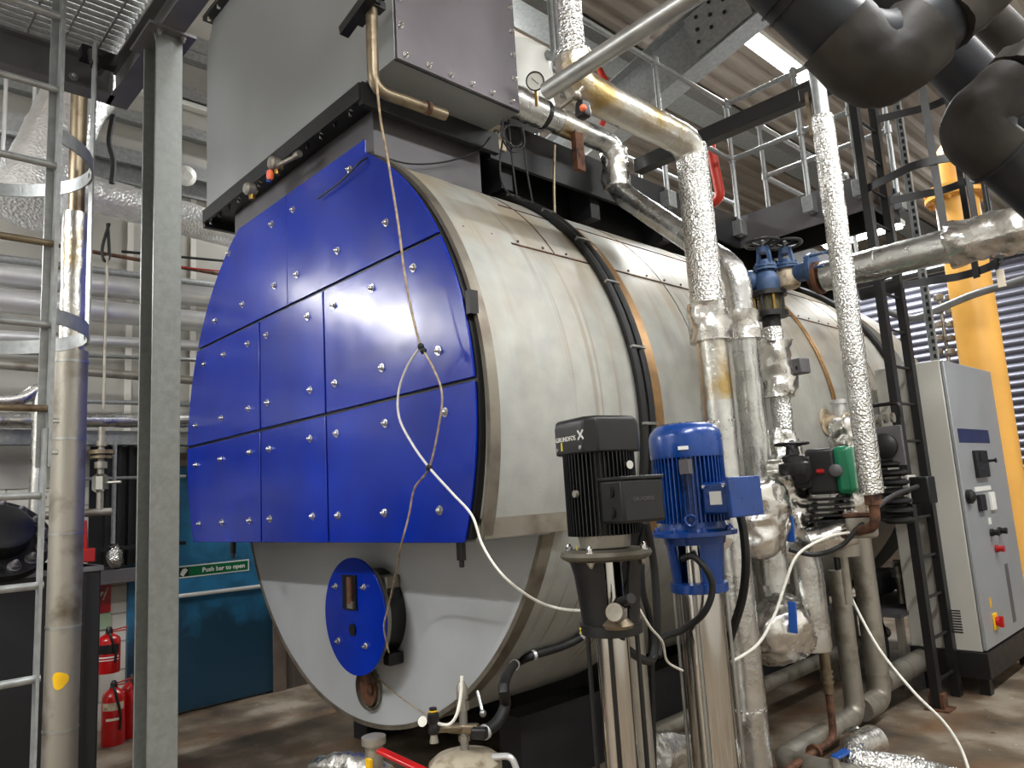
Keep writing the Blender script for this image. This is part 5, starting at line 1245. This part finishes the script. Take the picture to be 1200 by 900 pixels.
wpipe((103,294),(262,322),-6.75,.017,'rust','thin rusty pipe above the wide pale pipes','wall_conduit',ext=.4)
wpipe((103,316),(262,336),-6.75,.035,'galv','grey pipe tucked behind the upper wide pale pipe')
wpipe((200,300),(265,306),-6.6,.012,'blackm','black cable strung along the wall beside the door top','wall_cable','cable',ext=.5)
wpipe((203,312),(262,318),-6.6,.006,'red','thin red cable along the wall above the pale pipes','wall_cable','cable',ext=.2)
# trunking under the foil wrapped pipe & dark frames
z1=q(150,505,x=-6.6).z; z2=q(150,521,x=-6.6).z
MB().bx((-6.75,-2,z2),(-6.6,2.6,z1)).build('cable_trunking','galv',label='grey steel channel under the foil wrapped wall pipe',cat='channel')
z3=q(150,663,x=-6.6).z
lv=thing('louvre_frame','dark vertical slatted frame beside the column','panel',(-6.7,1.7,z3))
ya=q(128,600,x=-6.6).y; yb=q(218,600,x=-6.6).y
MB().bx((-6.8,ya-.1,z3),(-6.78,yb,z2)).build('back_sheet','black',lv)
for i in range(7):
    y=ya+(yb-ya)*i/7; MB().bx((-6.78,y,z3),(-6.70,y+.03,z2)).build('slat','char',lv)
zz_=q(150,560,x=-6.62).z
MB().cyl((-6.62,ya-.3,zz_),(-6.62,yb,zz_),.014,n=10).build('cross_tube','galv',lv)
zz_=q(150,641,x=-6.6).z
MB().bx((-6.66,ya-.1,zz_-.02),(-6.6,yb,zz_+.01)).build('cross_tube','char',lv)
MB().bar((-6.58,q(134,560,x=-6.58).y,q(134,515,x=-6.58).z),(-6.58,q(133,600,x=-6.58).y,q(133,637,x=-6.58).z),.05,.02).build('upright_strip','galv',lv)
# white ledge block wall under
zz_=q(140,672,x=-6.55).z
MB().bx((-6.9,.6,zz_-.08),(-6.6,2.05,zz_+.03)).build('wall_ledge','dgrey',label='grey ledge above the fire extinguishers',cat='ledge',bevel=.005)
# valve drop on pipes
a=q(119,508,x=-6.4); b=q(118,600,x=-6.4)
vt=thing('valve_drop','small vertical pipe drop with flange and ball valve on the left wall','valve',(-6.4,a.y,b.z))
MB().cyl((-6.4,a.y,b.z),(-6.4,a.y,a.z+.05),.025,n=14).build('drop_pipe','alud',vt)
for py_,r_,h_ in((530,.095,.03),(536,.08,.02),(545,.045,.05),(520,.04,.04)): zz_=q(119,py_,x=-6.4).z; MB().lathe([(r_,0),(r_,h_)],(-6.4,a.y,zz_-h_/2),(0,0,1),24).build('flange_ring','brown' if r_>.07 else 'alud',vt)
zz_=q(119,566,x=-6.4).z; MB().lathe([(.035,-.07),(.06,-.05),(.06,.05),(.035,.07)],(-6.4,a.y,zz_),(0,0,1),8).build('ball_valve','nut',vt)
MB().cyl((-6.4,a.y,zz_),(-6.3,a.y+.12,zz_),.012,n=8).build('valve_lever','alud',vt)
zz_=b.z; MB().sweep([(-6.4,a.y+.08,zz_),(-6.4,a.y-1.6,zz_-.02)],.03,14).build('lower_pipe','alud',vt)
# small vertical lagged pipe near 45,450
a=q(47,452,x=-6.2); b=q(47,610,x=-6.2)
pipe('lagged_pipe',[(-6.2,a.y-.7,a.z-.12),(-6.2,a.y-.12,a.z-.12),(-6.2,a.y,a.z),(-6.2,a.y+.0,b.z)],.045,'foils','small bent lagged pipe behind the left ladder rungs',bend=.08,wob=.006)
# pale tank and bolted pipe flange behind tank
a=q(0,600,x=-5.6); 
MB().bx((-6.4,-1.2,.0),(-6.25,.35,q(20,520,x=-6.2).z)).build('sheet_panel','galv',label='pale sheet panel behind the left ladder rungs',cat='panel',bevel=.005)
# black tank at lower left
XT=-4.7; zt5=q(60,668,x=XT).z; yt=q(119,663,x=XT).y
tk=thing('black_tank','matt black steel tank at the lower left behind the ladder','tank',(XT-.5,yt-1,0))
BT=mat('soft black sheet',(.12,.12,.13),.5,.2,.12,3)
MB().bx((XT-1.0,yt-3,0),(XT,yt,zt5)).build('tank_body',BT,tk,bevel=.01)
MB().bx((XT-1.02,yt-3,zt5-.03),(XT+.012,yt+.01,zt5)).build('top_flange','galvd',tk,bevel=.004)
yk=q(95,760,x=XT).y
MB().bx((XT,yk-.01,0),(XT+.02,yk+.01,zt5-.03)).build('stiffener','black',tk)
c=q(25,635,x=XT-.1)
bf=thing('bolted_flange','large dark bolted flange resting on the black tank','flange',(c.x,c.y,zt5))
MB().lathe([(.26,0),(.26,.05)],(c.x,c.y-.12,zt5+.16),(.75,.1,.65),40).build('flange_disc',M['char'],bf)
ax=V((.75,.1,.65)).normalized(); e=ax.orthogonal().normalized(); g_=ax.cross(e)
for i in range(14):
    a=2*PI*i/14; hexnut(MB(),V((c.x,c.y-.12,zt5+.16))+ax*.05+(e*math.cos(a)+g_*math.sin(a))*.21,ax,.024,.04).build('bolt','dgrey',bf)
MB().lathe([(.15,0),(.15,.1),(.12,.12)],V((c.x,c.y-.12,zt5+.16))+ax*.04,ax,30).build('flange_hub',M['char'],bf)
# extinguishers
def ext(label,px,py_top,py_bot,x,lab,mount):
    a=q(px,py_bot,x=x); b=q(px,py_top,x=x); c=V((x,a.y,a.z)); 
    if not mount: c.z=0
    H=b.z-c.z; t=thing('fire_extinguisher',label,'fire extinguisher',c,'fire extinguishers by the wall')
    r=.082; MB().lathe([(r*.96,0),(r,.015),(r,H*.74),(r*.9,H*.80),(r*.55,H*.86),(.03,H*.88),(.03,H*.90)],c,(0,0,1),36).build('cylinder','red',t)
    MB().lathe([(.024,0),(.026,.03),(.015,.05)],c+V((0,0,H*.89)),(0,0,1),16).build('valve','black',t)
    MB().bar(c+V((0,-.02,H*.94)),c+V((.02,.13,H*1.0)),.02,.008).bar(c+V((0,-.0,H*.92)),c+V((.02,.12,H*.93)),.02,.008).build('handle',lab if lab=='red' else 'black',t)
    MB().sweep(spline([c+V((.03,-.02,H*.92)),c+V((.10,-.02,H*.88)),c+V((.10,.02,H*.5)),c+V((.095,.02,H*.25))]),.010,8).build('hose','blackm',t)
    n=16; vs=[]
    return t,c,r,H
def band(t,c,r,z0,z1,m,nm,a0=-1.3,a1=.7):
    vs=[];n=16
    for i in range(n+1):
        a=a0+(a1-a0)*i/n; vs+=[c+V((math.cos(a)*(r+.001),math.sin(a)*(r+.001),z0)),c+V((math.cos(a)*(r+.001),math.sin(a)*(r+.001),z1))]
    MB().add(vs,[(2*i,2*i+1,2*i+3,2*i+2) for i in range(n)]).build(nm,m,t)
t,c,r,H=ext('red fire extinguisher with black label hung on the wall above the others',127,737,788,-6.6,'red',True)
band(t,c,r,H*.45,H*.66,'black','label_band'); band(t,c,r,H*.36,H*.39,'white','label_stripe'); band(t,c,r,H*.30,H*.32,'white','label_stripe')
t,c,r,H=ext('red fire extinguisher with cream label standing on the floor',132,798,880,-6.45,'red',False)
band(t,c,r,H*.56,H*.68,'cream','label_band'); band(t,c,r,H*.40,H*.44,'tag','label_stripe',-.9,.3)
t,c,r,H=ext('red fire extinguisher half hidden by the column',154,790,865,-6.55,'black',False)
a=q(119,685,x=-6.85); b=q(131,717,x=-6.85)
sg=thing('fire_sign','small red fire extinguisher sign with pale symbol above the extinguishers','sign',(-6.88,(a.y+b.y)/2,b.z))
MB().bx((-6.9,a.y-.1,b.z),(-6.88,b.y,a.z)).build('sign_board','red',sg)
MB().bar((-6.878,b.y-.06,b.z+.1),(-6.878,b.y-.025,a.z-.03),.012,.004,(1,0,0)).bar((-6.878,b.y-.10,b.z+.12),(-6.878,b.y-.06,a.z-.06),.02,.004,(1,0,0)).build('sign_symbol','cream',sg)
a=q(119,720,x=-6.85); b=q(131,737,x=-6.85)
MB().bx((-6.9,a.y-.1,b.z),(-6.885,b.y,a.z)).build('information_notice',mat('pale green notice',(.62,.70,.58),.5),label='small pale green notice just under the red sign',cat='notice')
a=q(100,648,x=-5.2); 
cn=thing('red_lever_handle','red upright lever handle on the black tank edge','handle',(-5.1,q(100,648,x=-5.1).y,q(100,648,x=-5.1).z))
p=q(100,645,x=-5.1); MB().box(p-V((0,0,.03)),(.06,.10,.08)).bar(p,q(99,610,x=-5.1),.025,.025,(1,0,0)).build('lever','red',cn,bevel=.006)
p=q(132,662,x=-6.68); p.z=q(140,672,x=-6.55).z+.03; MB().lathe([(.03,0),(.095,.03),(.105,.09),(.06,.12)],p+V((0,-.05,.095)),(.3,1,.1),14).build('tin_cap','foil',label='small crumpled foil covered cap on the grey ledge',cat='cap')
# loose cables on left wall
hose('black cable hanging under the fat crinkled foil pipe',[q(128,262,x=-6.4),q(120,290,x=-6.4),q(122,305,x=-6.4),q(128,300,x=-6.4),q(126,262,x=-6.4)],.012,'blackm','cable','loose_cable')
hose('black cables looping down behind the column top',[q(133,135,x=-6.0),q(128,165,x=-6.0),q(133,190,x=-6.0),q(131,215,x=-6.0)],.02,'blackm','cable','loose_cable')
hose('long thin hanger rod between wall pipes',[q(126,300,x=-6.35),q(124,360,x=-6.35),q(121,480,x=-6.35)],.01,'alud','rod','hanger_rod')
p=q(215,206,x=-6.62); MB().cyl((-6.9,p.y,p.z),(p.x+.01,p.y,p.z),.03).lathe([(.05,0),(.09,.05),(.09,.08),(.04,.12)],p,(1,0,-.4),20).build('bulkhead_lamp','white',label='small round white fitting on the wall left of the flue box',cat='light')
a=q(0,142,x=-6); b=q(90,160,x=-6)
MB().bar(a-(b-a),b,.05,.14).build('wall_rail','galv',label='pale steel rail behind the foil duct',cat='beam')
for (px_,lab) in((7,'thin pale hanger rod at the left edge'),(41,'thin pale hanger rod beside the foil duct')):
    a=q(px_,100,x=-5.6); b=q(px_,205 if px_<20 else 150,x=-5.6); MB().cyl((a.x,a.y,a.z+.6),(a.x,a.y,b.z),.012,n=10).build('hanger_rod','wpipe',label=lab,cat='rod')
# ground details
for (lab,px_,py_,r_) in(('dark oily patch of grit on the floor left of the boiler',0,0,0),): pass
EXPO=0.6
LIGHTS=[(.6,0.5,5.6,2.4,(0,1,0),150,'strip light high over the aisle, nearest the camera'),
(.8,4.0,5.6,2.4,(0,1,0),120,'strip light high over the aisle, middle of its row'),
(.8,7.5,5.6,2.4,(0,1,0),100,'strip light high over the aisle beside the shutter'),
(-3.4,-1.8,4.3,2.4,(1,0,0),230,'strip light in front of the boiler, crosswise'),
(-1.5,14.5,5.8,2.4,(1,0,0),150,'unseen strip light added to light the bay beyond the roller shutter'),  # unseen, added only to light the far bay
(-6.0,5.0,5.8,2.4,(0,1,0),110,'strip light over the left side of the boiler')]
# ------------------------------------------------------------------ lights
for (x,y,z,L_,ax,pw,lab) in LIGHTS: strip(lab,(x,y,z),L_,ax,.14,pw,up=.35)
t=strip('unseen strip light added on the left wall for the reflection in the blue doors',(-6.80,-.35,3.72),1.9,(0,1,0),.14,0,wallm=True)  # added fitting, placed so the glossy blue doors mirror it
ld=bpy.data.lights.new('strip','AREA'); ld.shape='RECTANGLE'; ld.size=1.9; ld.size_y=.3; ld.energy=90
lo=bpy.data.objects.new('strip_lamp',ld); COL.objects.link(lo); lo.location=(-6.74,-.35,3.72); lo.rotation_euler=(PI/2,0,-PI/2)  # area lamp added for the bright reflection on the blue doors
GR={'strip_light':'strip lights','foil_cover':'crumpled foil covers','wall_pipe':'bare pipes along the left wall','handrail':'platform handrails','overhead_pipe':'black overhead pipes',
'lagged_pipe':'foil lagged pipes','floor_pipe':'grey clad floor pipes','gate_valve':'gate valves above the boiler','booster_pump':'booster pumps','power_cable':'black power cables','white_cable':'white cables',
'wall_conduit':'slim conduits on the left wall','red_pipe':'red sprinkler pipes','hanger_rod':'hanger rods','loose_cable':'loose black cables','pressure_switch':'instruments on the flue flange'}
for o in bpy.data.objects:
    b_=o.name.split('.')[0]
    if o.parent is None and 'label' in o and 'group' not in o and b_ in GR: o['group']=GR[b_]
w=bpy.data.worlds.new('world'); SC.world=w; w.use_nodes=True
w.node_tree.nodes['Background'].inputs[0].default_value=(.75,.8,.85,1); w.node_tree.nodes['Background'].inputs[1].default_value=.3
SC.view_settings.view_transform='Standard'; SC.view_settings.look='None'; SC.view_settings.gamma=1; SC.view_settings.use_curve_mapping=False
SC.view_settings.exposure=EXPO
